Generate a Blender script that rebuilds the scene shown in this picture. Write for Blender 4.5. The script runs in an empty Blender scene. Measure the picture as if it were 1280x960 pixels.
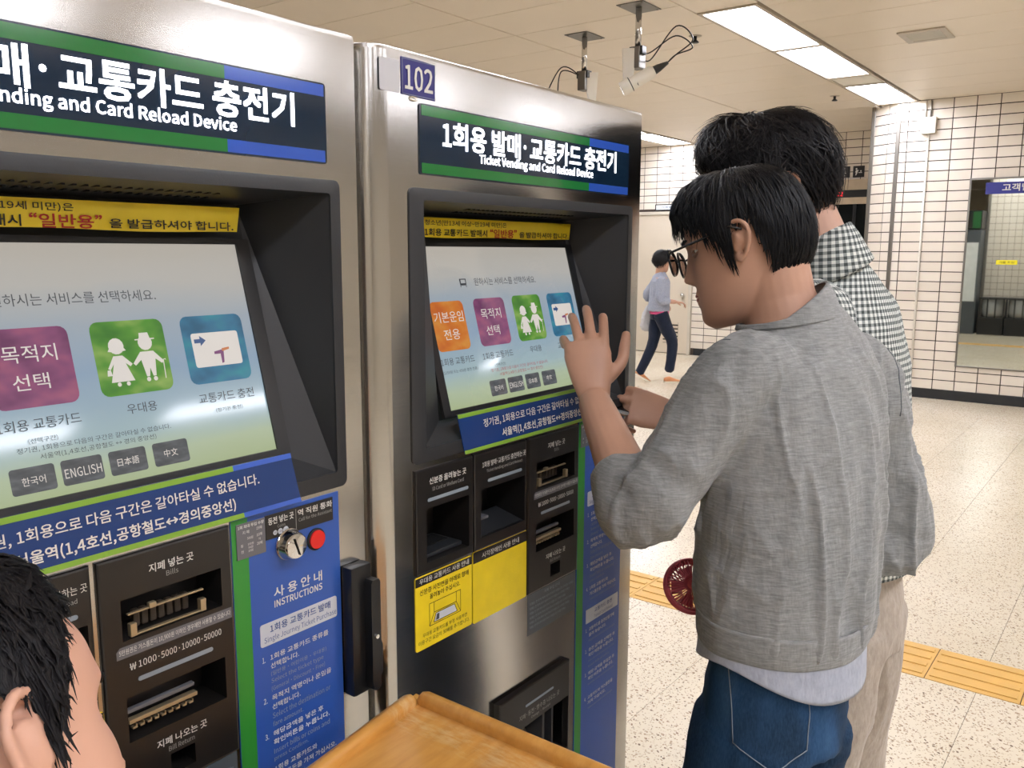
import bpy, bmesh, math, random
import numpy as np
from mathutils import Vector, Matrix, noise
SC = bpy.context.scene
COL = SC.collection
# ------------------------------------------------------------------ camera
CAM = np.array([0.0, -0.82, 1.60]); FPX = 1076.0
_y, _p, _r = math.radians(37.1), math.radians(-8.78), math.radians(0.227)
C_ = np.array([math.cos(_p) * math.cos(_y), math.cos(_p) * math.sin(_y), math.sin(_p)])
R0 = np.cross(C_, [0, 0, 1]); R0 /= np.linalg.norm(R0); U0 = np.cross(R0, C_)
R_ = R0 * math.cos(_r) + U0 * math.sin(_r); U_ = -R0 * math.sin(_r) + U0 * math.cos(_r)
cd = bpy.data.cameras.new('camera'); cam = bpy.data.objects.new('camera', cd); COL.objects.link(cam)
cd.sensor_width = 36; cd.lens = FPX / 1280 * 36; cd.clip_start = 0.02; cd.clip_end = 100
cam.matrix_world = Matrix([[R_[0], U_[0], -C_[0], CAM[0]], [R_[1], U_[1], -C_[1], CAM[1]], [R_[2], U_[2], -C_[2], CAM[2]], [0, 0, 0, 1]])
SC.camera = cam
# ------------------------------------------------------------------ world, exposure
w = bpy.data.worlds.new('world'); SC.world = w; w.use_nodes = True
w.node_tree.nodes['Background'].inputs[0].default_value = (1.0, 0.94, 0.86, 1)
w.node_tree.nodes['Background'].inputs[1].default_value = 0.25
SC.view_settings.view_transform = 'Standard'; SC.view_settings.look = 'None'
SC.view_settings.exposure = 0.0; SC.view_settings.gamma = 1.0; SC.view_settings.use_curve_mapping = False
LAMP = 25.0            # strength of the ceiling fixtures' diffusers
SC.cycles.max_bounces = 8; SC.cycles.diffuse_bounces = 4; SC.cycles.glossy_bounces = 5
SC.cycles.transparent_max_bounces = 8; SC.cycles.sample_clamp_indirect = 6.0; SC.cycles.caustics_reflective = False; SC.cycles.caustics_refractive = False
rnd = random.Random(7)

def at(px, py, depth):           # the place a picture point stands at, when its depth is known
    return Vector(CAM + depth * (C_ + (px - 640) / FPX * R_ - (py - 480) / FPX * U_))

# ------------------------------------------------------------------ materials
MATS = {}
def lin(c):
    if isinstance(c, str):
        c = [int(c[i:i + 2], 16) / 255 for i in (0, 2, 4)]
    return tuple((x / 12.92 if x <= 0.04045 else ((x + 0.055) / 1.055) ** 2.4) for x in c[:3]) + (1,)
class NT:
    def __init__(s, name):
        s.m = bpy.data.materials.new(name); s.m.use_nodes = True; s.t = s.m.node_tree
        s.b = s.t.nodes['Principled BSDF']; MATS[name] = s.m
    def n(s, typ, **kw):
        nd = s.t.nodes.new(typ)
        for k, v in kw.items():
            if k in nd.inputs: nd.inputs[k].default_value = v
            else: setattr(nd, k, v)
        return nd
    def l(s, a, b): s.t.links.new(a, b)
    def ramp(s, fac, stops, interp='LINEAR'):
        r = s.n('ShaderNodeValToRGB'); r.color_ramp.interpolation = interp
        e = r.color_ramp.elements
        while len(e) < len(stops): e.new(0.5)
        for i, (p, c) in enumerate(stops): e[i].position = p; e[i].color = c
        s.l(fac, r.inputs[0]); return r.outputs[0]
    def mix(s, fac, a, b, mode='MIX'):
        m = s.n('ShaderNodeMix', data_type='RGBA', blend_type=mode)
        for sock, v in ((0, fac), (6, a), (7, b)):
            if hasattr(v, 'node'): s.l(v, m.inputs[sock])
            else: m.inputs[sock].default_value = v
        return m.outputs[2]
    def coord(s, kind='Object', scale=(1, 1, 1), rot=(0, 0, 0)):
        if kind == 'World': o = s.n('ShaderNodeNewGeometry').outputs['Position']
        else: o = s.n('ShaderNodeTexCoord').outputs[kind]
        mp = s.n('ShaderNodeMapping'); mp.inputs['Scale'].default_value = scale; mp.inputs['Rotation'].default_value = rot
        s.l(o, mp.inputs[0]); return mp.outputs[0]
    def noise(s, vec, scale=5, detail=3, rough=0.5):
        nd = s.n('ShaderNodeTexNoise'); nd.inputs['Scale'].default_value = scale; nd.inputs['Detail'].default_value = detail
        nd.inputs['Roughness'].default_value = rough; s.l(vec, nd.inputs['Vector']); return nd.outputs['Fac']
    def bump(s, h, strength=0.2, dist=0.002):
        b = s.n('ShaderNodeBump'); b.inputs['Strength'].default_value = strength; b.inputs['Distance'].default_value = dist
        s.l(h, b.inputs['Height']); s.l(b.outputs[0], s.b.inputs['Normal']); return b
def mat(name, col, rough=0.5, metal=0.0, var=0.06, scale=8, emit=0, ecol=None, bump=0, bscale=60, spec=None, alpha=None, trans=0, aniso=0, coat=0, sss=0):
    if name in MATS: return MATS[name]
    s = NT(name); c = lin(col)
    v = s.coord('Object'); f = s.noise(v, scale, 3)
    dark = tuple(x * (1 - var) for x in c[:3]) + (1,); lite = tuple(min(1, x * (1 + var)) for x in c[:3]) + (1,)
    out = s.ramp(f, [(0.3, dark), (0.7, lite)])
    s.l(out, s.b.inputs['Base Color']); s.b.inputs['Roughness'].default_value = rough; s.b.inputs['Metallic'].default_value = metal
    if spec is not None: s.b.inputs['Specular IOR Level'].default_value = spec
    if emit: s.b.inputs['Emission Strength'].default_value = emit; s.b.inputs['Emission Color'].default_value = lin(ecol or col)
    if bump: s.bump(s.noise(v, bscale, 4), bump, 0.002)
    if alpha is not None: s.b.inputs['Alpha'].default_value = alpha
    if trans: s.b.inputs['Transmission Weight'].default_value = trans
    if coat: s.b.inputs['Coat Weight'].default_value = coat; s.b.inputs['Coat Roughness'].default_value = 0.08
    if sss: s.b.inputs['Subsurface Weight'].default_value = sss; s.b.inputs['Subsurface Radius'].default_value = (0.012, 0.005, 0.003); s.b.inputs['Subsurface Scale'].default_value = 1.0
    return s.m

# ------------------------------------------------------------------ mesh builder
class MB:
    def __init__(s): s.v = []; s.f = []
    def add(s, vs, fs):
        o = len(s.v); s.v += [tuple(v) for v in vs]; s.f += [tuple(i + o for i in f) for f in fs]; return s
    def box(s, x0, x1, y0, y1, z0, z1, M=None):
        vs = [(x, y, z) for z in (z0, z1) for y in (y0, y1) for x in (x0, x1)]
        if M is not None: vs = [tuple(M @ Vector(v)) for v in vs]
        return s.add(vs, [(0, 2, 3, 1), (4, 5, 7, 6), (0, 1, 5, 4), (2, 6, 7, 3), (0, 4, 6, 2), (1, 3, 7, 5)])
    def cbox(s, x0, x1, y0, y1, z0, z1, c=0.002, M=None):   # box with all edges chamfered
        bm = bmesh.new(); bmesh.ops.create_cube(bm, size=1)
        for v in bm.verts: v.co = Vector(((x0 + x1) / 2 + v.co.x * (x1 - x0), (y0 + y1) / 2 + v.co.y * (y1 - y0), (z0 + z1) / 2 + v.co.z * (z1 - z0)))
        bmesh.ops.bevel(bm, geom=bm.edges[:], offset=c, segments=2, affect='EDGES', profile=0.6)
        bm.verts.index_update()
        vs = [tuple(M @ v.co) if M is not None else tuple(v.co) for v in bm.verts]
        s.add(vs, [[v.index for v in f.verts] for f in bm.faces]); bm.free(); return s
    def prism(s, poly, y0, y1):      # poly in (x, z), pushed from y0 (front) to y1
        n = len(poly)
        s.add([(x, y0, z) for x, z in poly] + [(x, y1, z) for x, z in poly],
              [tuple(range(n)), tuple(range(2 * n - 1, n - 1, -1))] + [(i, i + n, (i + 1) % n + n, (i + 1) % n) for i in range(n)])
        return s
    def tube(s, pts, rad, seg=10, cap=True, flat=None, up=None):
        pts = [Vector(p) for p in pts]; n = len(pts)
        if not hasattr(rad, '__len__'): rad = [rad] * n
        rings = []; prev = None
        for i, p in enumerate(pts):
            t = (pts[min(i + 1, n - 1)] - pts[max(i - 1, 0)]).normalized()
            if up is not None: a = Vector(up)
            elif prev is None: a = Vector((0, 0, 1)) if abs(t.z) < 0.9 else Vector((1, 0, 0))
            else: a = prev
            a = (a - t * a.dot(t)).normalized(); prev = a; b = t.cross(a)
            r = rad[i]; ra, rb = (r if hasattr(r, '__len__') else (r, r))
            rings.append([p + a * ra * math.cos(2 * math.pi * k / seg) + b * rb * math.sin(2 * math.pi * k / seg) for k in range(seg)])
        vs = [q for r in rings for q in r]; fs = []
        for i in range(n - 1):
            for k in range(seg):
                k2 = (k + 1) % seg; fs.append((i * seg + k, i * seg + k2, (i + 1) * seg + k2, (i + 1) * seg + k))
        if cap: fs.append(tuple(range(seg - 1, -1, -1))); fs.append(tuple((n - 1) * seg + k for k in range(seg)))
        return s.add(vs, fs)
    def lathe(s, prof, c=(0, 0, 0), axis='Z', seg=24):       # prof of (r, h)
        vs = []; c = Vector(c)
        for r, h in prof:
            for k in range(seg):
                a = 2 * math.pi * k / seg; p = (r * math.cos(a), r * math.sin(a), h)
                if axis == 'Y': p = (p[0], h, p[1])
                if axis == 'X': p = (h, p[0], p[1])
                vs.append(c + Vector(p))
        n = len(prof); fs = [(i * seg + k, i * seg + (k + 1) % seg, (i + 1) * seg + (k + 1) % seg, (i + 1) * seg + k) for i in range(n - 1) for k in range(seg)]
        fs += [tuple(range(seg - 1, -1, -1)), tuple((n - 1) * seg + k for k in range(seg))]
        return s.add(vs, fs)
    def xf(s, M, start=0):
        for i in range(start, len(s.v)): s.v[i] = tuple(M @ Vector(s.v[i]))
        return s
    def mesh(s, name, smooth=False):
        me = bpy.data.meshes.new(name); me.from_pydata(s.v, [], s.f); 
        bm = bmesh.new(); bm.from_mesh(me); bmesh.ops.recalc_face_normals(bm, faces=bm.faces[:]); bm.to_mesh(me); bm.free()
        if smooth:
            for p in me.polygons: p.use_smooth = True
            if smooth == 'auto':
                me.set_sharp_from_angle(angle=math.radians(40))
        return me
    def build(s, name, m, parent=None, smooth=False, loc=None):
        me = s.mesh(name, smooth); me.materials.append(m if not isinstance(m, str) else MATS[m])
        return link(name, me, parent, loc)
def link(name, data, parent=None, loc=None):
    o = bpy.data.objects.new(name, data); COL.objects.link(o)
    if parent is not None: o.parent = parent
    if loc is not None: o.location = loc
    return o
def tag(o, label=None, cat=None, group=None, kind=None):
    if label: o['label'] = label
    if cat: o['category'] = cat
    if group: o['group'] = group
    if kind: o['kind'] = kind
    return o
def thing(name, label, cat, loc=(0, 0, 0), rz=0, group=None):
    o = link(name, None); o.location = loc; o.rotation_euler = (0, 0, rz); o.empty_display_size = 0.1
    return tag(o, label, cat, group)
def copy_tree(o, parent=None):
    c = o.copy(); COL.objects.link(c); c.parent = parent
    for ch in list(o.children): copy_tree(ch, c)
    return c
def rrect(x0, x1, z0, z1, r, n=5):
    pts = []
    for cx, cz, a0 in ((x1 - r, z1 - r, 0), (x0 + r, z1 - r, 90), (x0 + r, z0 + r, 180), (x1 - r, z0 + r, 270)):
        for k in range(n): a = math.radians(a0 + 90 * k / (n - 1)); pts.append((cx + r * math.cos(a), cz + r * math.sin(a)))
    return pts

# ------------------------------------------------------------------ lettering (flat glyph meshes)
_TX = {}
try:      # Blender's own bundled sans face; without it the built-in face is used
    import os
    FONT = bpy.data.fonts.load(os.path.join(bpy.utils.resource_path('LOCAL'), 'datafiles', 'fonts', 'Noto Sans CJK Regular.woff2'))
except Exception: FONT = None
def glyphs(s, bold):
    k = (s, bold)
    if k not in _TX:
        cu = bpy.data.curves.new('glyphs', 'FONT'); cu.body = s; cu.resolution_u = 2
        if FONT is not None: cu.font = FONT
        o = bpy.data.objects.new('glyphs', cu); me = o.to_mesh()
        v = np.zeros(len(me.vertices) * 3); me.vertices.foreach_get('co', v); v = v.reshape(-1, 3)[:, :2]
        fs = [tuple(p.vertices) for p in me.polygons]; o.to_mesh_clear(); bpy.data.objects.remove(o); bpy.data.curves.remove(cu)
        lo, hi = v.min(0), v.max(0); _TX[k] = ((v - lo) / (hi - lo), fs)
    return _TX[k]
def lettering(items, m, parent, place, name='lettering', bold=0.0):
    """items: (text, x0, x1, z0, z1); place maps (x, z) -> 3D"""
    if len(items) > 1:              # every line of writing is a part of its own
        return [lettering([it], m, parent, place, name, bold) for it in items]
    mb = MB()
    for it in items:
        t, x0, x1, z0, z1 = it[:5]; b = it[5] if len(it) > 5 else bold
        v, fs = glyphs(t, b)
        e = b * (z1 - z0) * 0.85            # bold: the glyphs laid down a few times, slightly shifted
        P0 = Vector(place(x0, z0)); nn = (Vector(place(x1, z0)) - P0).cross(Vector(place(x0, z1)) - P0).normalized() * (0.00005 if x1 > x0 else 0.0003)
        for k, (dx, dz) in enumerate(((0, 0),) if not b else ((-e, -e), (e, -e), (e, e), (-e, e), (0, 0))):
            mb.add([Vector(place(x0 + p[0] * (x1 - x0) + dx, z0 + p[1] * (z1 - z0) + dz)) + nn * k for p in v], fs)
    me = bpy.data.meshes.new(name); me.from_pydata(mb.v, [], mb.f); me.materials.append(m)
    return link(name, me, parent)
# ------------------------------------------------------------------ special materials
def m_terrazzo():
    s = NT('terrazzo'); v = s.coord('World', (1, 1, 1))
    wob = s.noise(v, 45, 2)
    vv = s.n('ShaderNodeVectorMath', operation='ADD'); sc = s.n('ShaderNodeVectorMath', operation='SCALE')
    cmb = s.n('ShaderNodeCombineXYZ'); s.l(wob, cmb.inputs[0]); s.l(wob, cmb.inputs[1]); s.l(cmb.outputs[0], sc.inputs[0]); sc.inputs['Scale'].default_value = 0.02
    s.l(v, vv.inputs[0]); s.l(sc.outputs[0], vv.inputs[1])
    col = lin('DCD2BC')
    base = s.ramp(s.noise(v, 1.3, 4), [(0.3, lin('D6CBB4')), (0.7, lin('E2D9C6'))])
    cur = base
    for scale, thr, sz, stops in ((88, 0.62, 0.40, [(0.0, lin('B09C86')), (0.4, lin('C6B8A2')), (0.7, lin('9C8672')), (0.9, lin('7C6A5C'))]),
                                  (150, 0.60, 0.40, [(0.0, lin('B39F88')), (0.5, lin('CDBFA8')), (0.8, lin('94806C')), (0.95, lin('5E5248'))])):
        vo = s.n('ShaderNodeTexVoronoi'); vo.inputs['Scale'].default_value = scale; s.l(vv.outputs[0], vo.inputs['Vector'])
        sep = s.n('ShaderNodeSeparateColor'); s.l(vo.outputs['Color'], sep.inputs[0])
        isc = s.n('ShaderNodeMath', operation='GREATER_THAN'); s.l(sep.outputs[0], isc.inputs[0]); isc.inputs[1].default_value = thr
        ins = s.n('ShaderNodeMath', operation='LESS_THAN'); s.l(vo.outputs['Distance'], ins.inputs[0]); ins.inputs[1].default_value = sz
        mu = s.n('ShaderNodeMath', operation='MULTIPLY'); s.l(isc.outputs[0], mu.inputs[0]); s.l(ins.outputs[0], mu.inputs[1])
        cc = s.ramp(sep.outputs[1], stops, 'CONSTANT')
        cur = s.mix(mu.outputs[0], cur, cc)
    s.l(cur, s.b.inputs['Base Color']); s.b.inputs['Specular IOR Level'].default_value = 0.5
    s.l(s.ramp(s.noise(v, 3, 3), [(0.3, (0.235,) * 3 + (1,)), (0.7, (0.255,) * 3 + (1,))]), s.b.inputs['Roughness'])
    return s.m
def m_steel(name, col='A8A49C', rough=0.26, rot=0.0, sc=(2, 2, 260)):
    s = NT(name); v = s.coord('Object', sc)
    f = s.noise(v, 3, 4, 0.6)
    s.b.inputs['Metallic'].default_value = 1.0
    s.l(s.ramp(f, [(0.3, tuple(x * 0.97 for x in lin(col)[:3]) + (1,)), (0.7, lin(col))]), s.b.inputs['Base Color'])
    s.l(s.ramp(f, [(0.3, (rough * 0.85,) * 3 + (1,)), (0.7, (rough * 1.15,) * 3 + (1,))]), s.b.inputs['Roughness'])
    big = s.noise(s.coord('Object', (1.2, 1.2, 2.0)), 1.4, 2); b = s.bump(big, 0.35, 0.010)
    b2 = s.n('ShaderNodeBump'); b2.inputs['Strength'].default_value = 0.02; b2.inputs['Distance'].default_value = 0.0005
    s.l(f, b2.inputs['Height']); s.l(b.outputs[0], b2.inputs['Normal']); s.l(b2.outputs[0], s.b.inputs['Normal'])
    return s.m
def m_tile():
    s = NT('wall_tile'); v = s.coord('World')
    g = s.n('ShaderNodeObjectInfo').outputs['Random']
    c = s.ramp(s.noise(v, 2.5, 3), [(0.3, lin('DED4C6')), (0.7, lin('EAE2D6'))])
    c2 = s.mix(0.5, c, s.ramp(g, [(0.0, lin('D8CEC0')), (1.0, lin('EEE7DC'))]))
    s.l(c2, s.b.inputs['Base Color']); s.b.inputs['Roughness'].default_value = 0.24
    s.bump(s.noise(v, 14, 2), 0.08, 0.004); return s.m
def m_wood():
    s = NT('varnished_wood'); v = s.coord('Object', (1.4, 9, 9), (0, 0, math.radians(8)))
    f = s.noise(v, 5, 6, 0.6)
    base = s.ramp(f, [(0.25, lin('B57E38')), (0.5, lin('CB9246')), (0.8, lin('DCA65A'))])
    # scuffed, dusty strip along the inner side of the right rail
    o = s.n('ShaderNodeTexCoord').outputs['Object']; sp = s.n('ShaderNodeSeparateXYZ'); s.l(o, sp.inputs[0])
    d = s.n('ShaderNodeMath', operation='ADD'); s.l(sp.outputs[0], d.inputs[0]); d.inputs[1].default_value = 0.050
    ab = s.n('ShaderNodeMath', operation='ABSOLUTE'); s.l(d.outputs[0], ab.inputs[0])
    near = s.ramp(ab.outputs[0], [(0.0, (1, 1, 1, 1)), (0.018, (0.7, 0.7, 0.7, 1)), (0.034, (0, 0, 0, 1))])
    nz = s.ramp(s.noise(s.coord('Object', (30, 8, 8)), 3, 5, 0.7), [(0.45, (0, 0, 0, 1)), (0.62, (1, 1, 1, 1))])
    k = s.mix(1.0, near, nz, 'MULTIPLY'); kk = s.n('ShaderNodeRGBToBW'); s.l(k, kk.inputs[0])
    hf = s.n('ShaderNodeMath', operation='MULTIPLY'); s.l(kk.outputs[0], hf.inputs[0]); hf.inputs[1].default_value = 0.6
    s.l(s.mix(hf.outputs[0], base, lin('D8BE92')), s.b.inputs['Base Color'])
    s.b.inputs['Roughness'].default_value = 0.34; s.bump(f, 0.08, 0.001); return s.m
m_terrazzo(); m_steel('brushed_steel', 'BCBAB6', 0.17); m_steel('dull_steel', '8E8A84', 0.38); m_tile(); m_wood()
m_steel('chrome', 'D8D8D8', 0.07)
mat('grout', '40362F', 0.9, bump=0.2); mat('ceiling_paint', 'EBDFCE', 0.35, var=0.02, scale=2); mat('ceiling_void', '4A4038', 0.9)
mat('lamp_diffuser', 'FFF6E8', 0.5, emit=LAMP, ecol='F2F4FF', var=0.0); mat('lamp_frame', 'B9AE9E', 0.4); mat('grille_dark', '5A554E', 0.6)
mat('white_plastic', 'E6E2D8', 0.4, var=0.03); mat('black_plastic', '17181A', 0.34, var=0.15, bump=0.05, bscale=300); mat('black_matte', '0B0B0C', 0.6)
mat('bezel_plastic', '2B2D30', 0.42, var=0.08, bump=0.08, bscale=400); mat('panel_black', '1D1B1A', 0.3, var=0.1, bump=0.04, bscale=350)
mat('slot_dark', '050607', 0.7); mat('slot_metal', 'B8A888', 0.35, metal=0.7); mat('gray_metal', '7C7A76', 0.4, metal=0.8)
mat('bar_gray', '87929C', 0.45); mat('ink_white', 'D9D8D2', 0.5, var=0.02); mat('ink_dim', '9A9A96', 0.5, var=0.02); mat('ink_black', '1A1A18', 0.5); mat('ink_red', 'B8241C', 0.5)
mat('ink_blue', '35508C', 0.5); mat('pale_label', 'C6CBD2', 0.45)
mat('strip_green', '2F8A34', 0.3, var=0.04); mat('strip_blue', '2F57A8', 0.3, var=0.05); mat('note_blue', '1C3A72', 0.22, var=0.06); mat('note_blue_light', '3E62C0', 0.25, var=0.05); mat('note_green', '7FA83A', 0.3, var=0.05)
mat('yellow_paper', 'EED322', 0.35, var=0.05, scale=25, bump=0.25, bscale=35); mat('gray_paper', '4B5258', 0.4); mat('gray_strip', '67676B', 0.4)
mat('sign_green', '1F6B34', 0.12, var=0.05, emit=0.10, ecol='2A8A40', coat=0.6); mat('sign_blue', '2B4FA8', 0.12, var=0.05, emit=0.16, ecol='3F66C8', coat=0.6)
mat('sign_navy', '14283C', 0.10, var=0.08, emit=0.04, ecol='1B3550', coat=0.6); mat('sign_letters', 'FFFFFF', 0.4, emit=2.2, ecol='F4F6FF', var=0)
mat('number_purple', '2E2C78', 0.35, var=0.08); mat('tape', 'C8C8CC', 0.45, bump=0.2, bscale=50); mat('red_button', 'D8231C', 0.35, var=0.03)
mat('door_paint', 'D3C8B6', 0.4, var=0.02, scale=3); mat('door_frame_paint', 'C9C2B4', 0.4); mat('baseboard_black', '23262A', 0.25, var=0.1)
mat('tactile', 'D9AE62', 0.45, var=0.06, bump=0.15, bscale=120); mat('lintel_beige', 'B8A78E', 0.4); mat('led_red', 'D01828', 0.5, emit=3, ecol='FF2030')
mat('dark_glass', '14181A', 0.08, var=0.1); mat('banner_blue', '2B2F84', 0.35); mat('banner_cyan', '3E8EC8', 0.35); mat('tag_yellow', 'E8DC28', 0.4)
mat('green_screen', '1E5A2E', 0.3, emit=0.2); mat('poster_white', 'DDE2E4', 0.4); mat('bin_black', '15171A', 0.35); mat('bag_clear', 'D8DCDC', 0.25, alpha=0.45); mat('litter', 'C9B08A', 0.7, var=0.4, scale=40)
s = NT('mirror'); s.b.inputs['Metallic'].default_value = 1; s.b.inputs['Roughness'].default_value = 0.02
v = s.coord('World'); s.l(s.ramp(s.noise(v, 1, 2), [(0.3, lin('C9CEC4')), (0.7, lin('D3D6CC'))]), s.b.inputs['Base Color'])

# ------------------------------------------------------------------ setting
XW, XF, ZC = 10.33, 12.40, 3.22       # right wall, far wall, ceiling
X0, Y0, Y1 = -5.0, -8.0, 9.5
# floor: dark joint bed with terrazzo slabs of 1.84 x 0.46 m on it
fl = tag(MB().box(X0, XF + 2, Y0, Y1, -0.20, -0.003).build('floor', 'grout'), kind='structure')
TX0, TX1 = 3.395, 3.70                # tactile strip lane
slab = MB().cbox(0, 1.8375, 0, 0.4585, -0.003, 0.0, 0.0008).mesh('floor_slab'); slab.materials.append(MATS['terrazzo'])
far_slabs = MB()
ys = [-0.400 + 0.46 * k for k in range(-17, 22)]
for k, y in enumerate(ys):
    for x0, x1 in [(TX1 + 1.84 * j + 0.001, TX1 + 1.84 * (j + 1)) for j in range(0, 6)] + [(TX0 - 1.84 * (j + 1), TX0 - 1.84 * j - 0.001) for j in range(0, 5)]:
        if x0 > XF: continue
        if -3.2 < y < 6.6 and x0 > -1:
            link('floor_slab', slab, fl, (x0, y, 0))
        else: far_slabs.cbox(x0, x0 + 1.8375, y, y + 0.4585, -0.003, 0.0, 0.0008)
tag(far_slabs.build('floor_slab', 'terrazzo', fl), kind='stuff')
# tactile strip: ribbed yellow tiles of 0.30 x 0.305 m running along Y
tt = MB().cbox(0.0, 0.303, 0.001, 0.317, -0.003, 0.001, 0.0008)
for k in range(4):
    cx = 0.042 + 0.073 * k; tt.cbox(cx - 0.014, cx + 0.014, 0.012, 0.306, 0.0005, 0.0055, 0.002)
tme = tt.mesh('tactile_tile'); tme.materials.append(MATS['tactile'])
ttile = None
strip = tag(MB().box(TX0, TX1, Y0, Y1, -0.0035, -0.0028).build('tactile_strip', 'grout'), 'yellow ribbed tactile paving strip laid across the terrazzo floor', 'tactile paving')
for k in range(-8, 14): link('tactile_tile', tme, strip, (TX0 + 0.001, -0.222 + 0.319 * k, 0))

# ceiling: void plane with enamel panels below; lamp rows every 3.56 m run along X
ce = tag(MB().box(X0, XF + 2, Y0, Y1, ZC + 0.012, ZC + 0.2).build('ceiling', 'ceiling_void'), kind='structure')
ROWS = [1.72 + 3.56 * k for k in (-2, -1, 0, 1, 2)]
def bands():
    b = []
    for r in ROWS: b += [(r + 0.225, 3.32 if abs(r - 1.72) < .1 else r + 1.78), ((3.32 if abs(r - 5.28) < .1 else r - 1.78), r - 0.225)]
    return b
pcache = {}; rest = MB()
for a, b in bands():
    off = 6.39 if b < 1.6 and a > -1 else 6.05
    n0 = int((X0 - off) / 0.548) - 1
    for k in range(n0, 14):
        x = off + 0.548 * k
        if x < X0 or x > XF: continue
        x1 = min(x + 0.546, XF)
        vis = x > 2.2 and a > -1.5 and b < 7.1 and x1 - x > 0.5
        if vis:
            key = round(b - a, 3)
            if key not in pcache:
                pcache[key] = MB().cbox(0, 0.5425, 0.006, b - a - 0.006, 0, 0.012, 0.003).mesh('ceiling_panel'); pcache[key].materials.append(MATS['ceiling_paint'])
            link('ceiling_panel', pcache[key], ce, (x, a, ZC))
        else: rest.box(x, x1 - 0.003, a + 0.0015, b - 0.0015, ZC, ZC + 0.012)
tag(rest.build('ceiling_panel', 'ceiling_paint', ce), kind='stuff')
# lamp fixtures
FX = {}
def fixture(x0, x1, y, label, group=None):
    FX.setdefault(y, []).append((x0, x1))
    L = x1 - x0; t = thing('ceiling_light', label, 'light', (x0, y, ZC), 0, group)
    MB().cbox(0, L, -0.215, -0.185, -0.012, 0.03, 0.003).cbox(0, L, 0.185, 0.215, -0.012, 0.03, 0.003).cbox(0, 0.03, -0.185, 0.185, -0.012, 0.03, 0.003).cbox(L - 0.03, L, -0.185, 0.185, -0.012, 0.03, 0.003).build('frame', 'lamp_frame', t)
    MB().cbox(0.03, L - 0.03, -0.185, 0.185, 0.002, 0.012, 0.002).build('diffuser', 'lamp_diffuser', t)
    return t
fixture(5.73, 7.12, 1.72, 'bright ceiling light at the near end of the row, beside the surveillance cameras')
fixture(7.13, 8.52, 1.72, 'bright ceiling light in the middle of the row, before the slatted ceiling grille')
fixture(9.02, 10.31, 1.72, 'bright ceiling light ending against the tiled wall corner')
fixture(10.95, 12.30, 5.28, 'bright ceiling light above the far beige door, over the walking woman')
for x0, x1 in ((9.5, 10.9), (8.05, 9.45), (6.2, 7.6)): fixture(x0, x1, 5.28, 'ceiling light of the far row, hidden by the ticket machines', 'far row of ceiling lights behind the machines')
for x0, x1 in ((2.6, 4.0), (0.9, 2.3), (-0.6, 0.8), (-4.4, -3.0)): fixture(x0, x1, 1.72, 'ceiling light of the row above the ticket machines', 'ceiling lights above the machines')
for r, ks in ((ROWS[1], (1, 2, 3, 5)), (ROWS[0], range(8))):  # unseen rows; fixtures added in the nearer one to brighten the machine faces
    for k in ks: fixture(-4.6 + 2.1 * k, -3.2 + 2.1 * k, r, 'unseen ceiling light of the rows behind the viewer', 'ceiling lights behind the viewer')
for k in range(4): fixture(-1.0 + 3.2 * k, 0.4 + 3.2 * k, ROWS[4] - 0.4, 'ceiling light of the row along the back wall', 'ceiling lights along the back')
for y, xs in FX.items():      # blank panels between the fixtures of a row
    xs = sorted(xs + ([(8.53, 9.01)] if y == 1.72 else [])); edge = X0
    for a, b in xs + [(XF, XF)]:
        if a - edge > 0.05: MB().cbox(edge + .002, a - .002, y - 0.219, y + 0.219, ZC - 0.002, ZC + 0.012, .003).build('ceiling_panel', 'ceiling_paint', ce)
        edge = b
g = thing('ceiling_grille', 'slatted air grille in the light row between two bright ceiling lights', 'air grille', (8.53, 1.72, ZC))
MB().cbox(0, 0.48, -0.21, -0.18, -0.01, 0.03, .003).cbox(0, 0.48, 0.18, 0.21, -0.01, 0.03, .003).cbox(0, 0.03, -0.18, 0.18, -0.01, 0.03, .003).cbox(0.45, 0.48, -0.18, 0.18, -0.01, 0.03, .003).build('frame', 'lamp_frame', g)
MB().box(0.03, 0.45, -0.18, 0.18, 0.008, 0.012).build('backing', 'grille_dark', g)
sl = MB().box(-0.012, 0.012, -0.18, 0.18, -0.004, 0.004, Matrix.Rotation(0.5, 4, 'Y')).mesh('slat'); sl.materials.append(MATS['white_plastic'])
for k in range(9): link('slat', sl, g, (0.06 + 0.045 * k, 0, 0))
d = thing('ceiling_vent', 'square white louvred air vent in the ceiling panels', 'air vent', (7.10, 0.64, ZC))
MB().cbox(0, 0.38, 0, 0.045, -0.012, 0.0, .003).cbox(0, 0.38, 0.285, 0.33, -0.012, 0, .003).cbox(0, 0.05, 0.045, 0.285, -0.012, 0, .003).cbox(0.33, 0.38, 0.045, 0.285, -0.012, 0, .003).build('frame', 'lamp_frame', d)
MB().box(0.05, 0.33, 0.045, 0.285, -0.003, -0.001).build('backing', 'grille_dark', d)
sl = MB().box(-0.002, 0.002, 0, 0.24, -0.012, 0.002, Matrix.Rotation(0.6, 4, 'Y')).mesh('slat'); sl.materials.append(MATS['white_plastic'])
for k in range(12): link('slat', sl, d, (0.065 + 0.0225 * k, 0.045, -0.002))
def sprinkler(x, y, label, s=1):
    t = thing('sprinkler_head', label, 'sprinkler', (x, y, ZC))
    MB().lathe([(0.001, -0.004), (0.045 * s, -0.004), (0.05 * s, 0.0), (0.001, 0.0)]).build('plate', 'lamp_frame', t, True)
    MB().lathe([(0.001, -0.05), (0.028 * s, -0.05), (0.03 * s, -0.045), (0.012 * s, -0.03), (0.014 * s, -0.004), (0.001, -0.004)]).build('nozzle', 'black_plastic', t, True)
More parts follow.
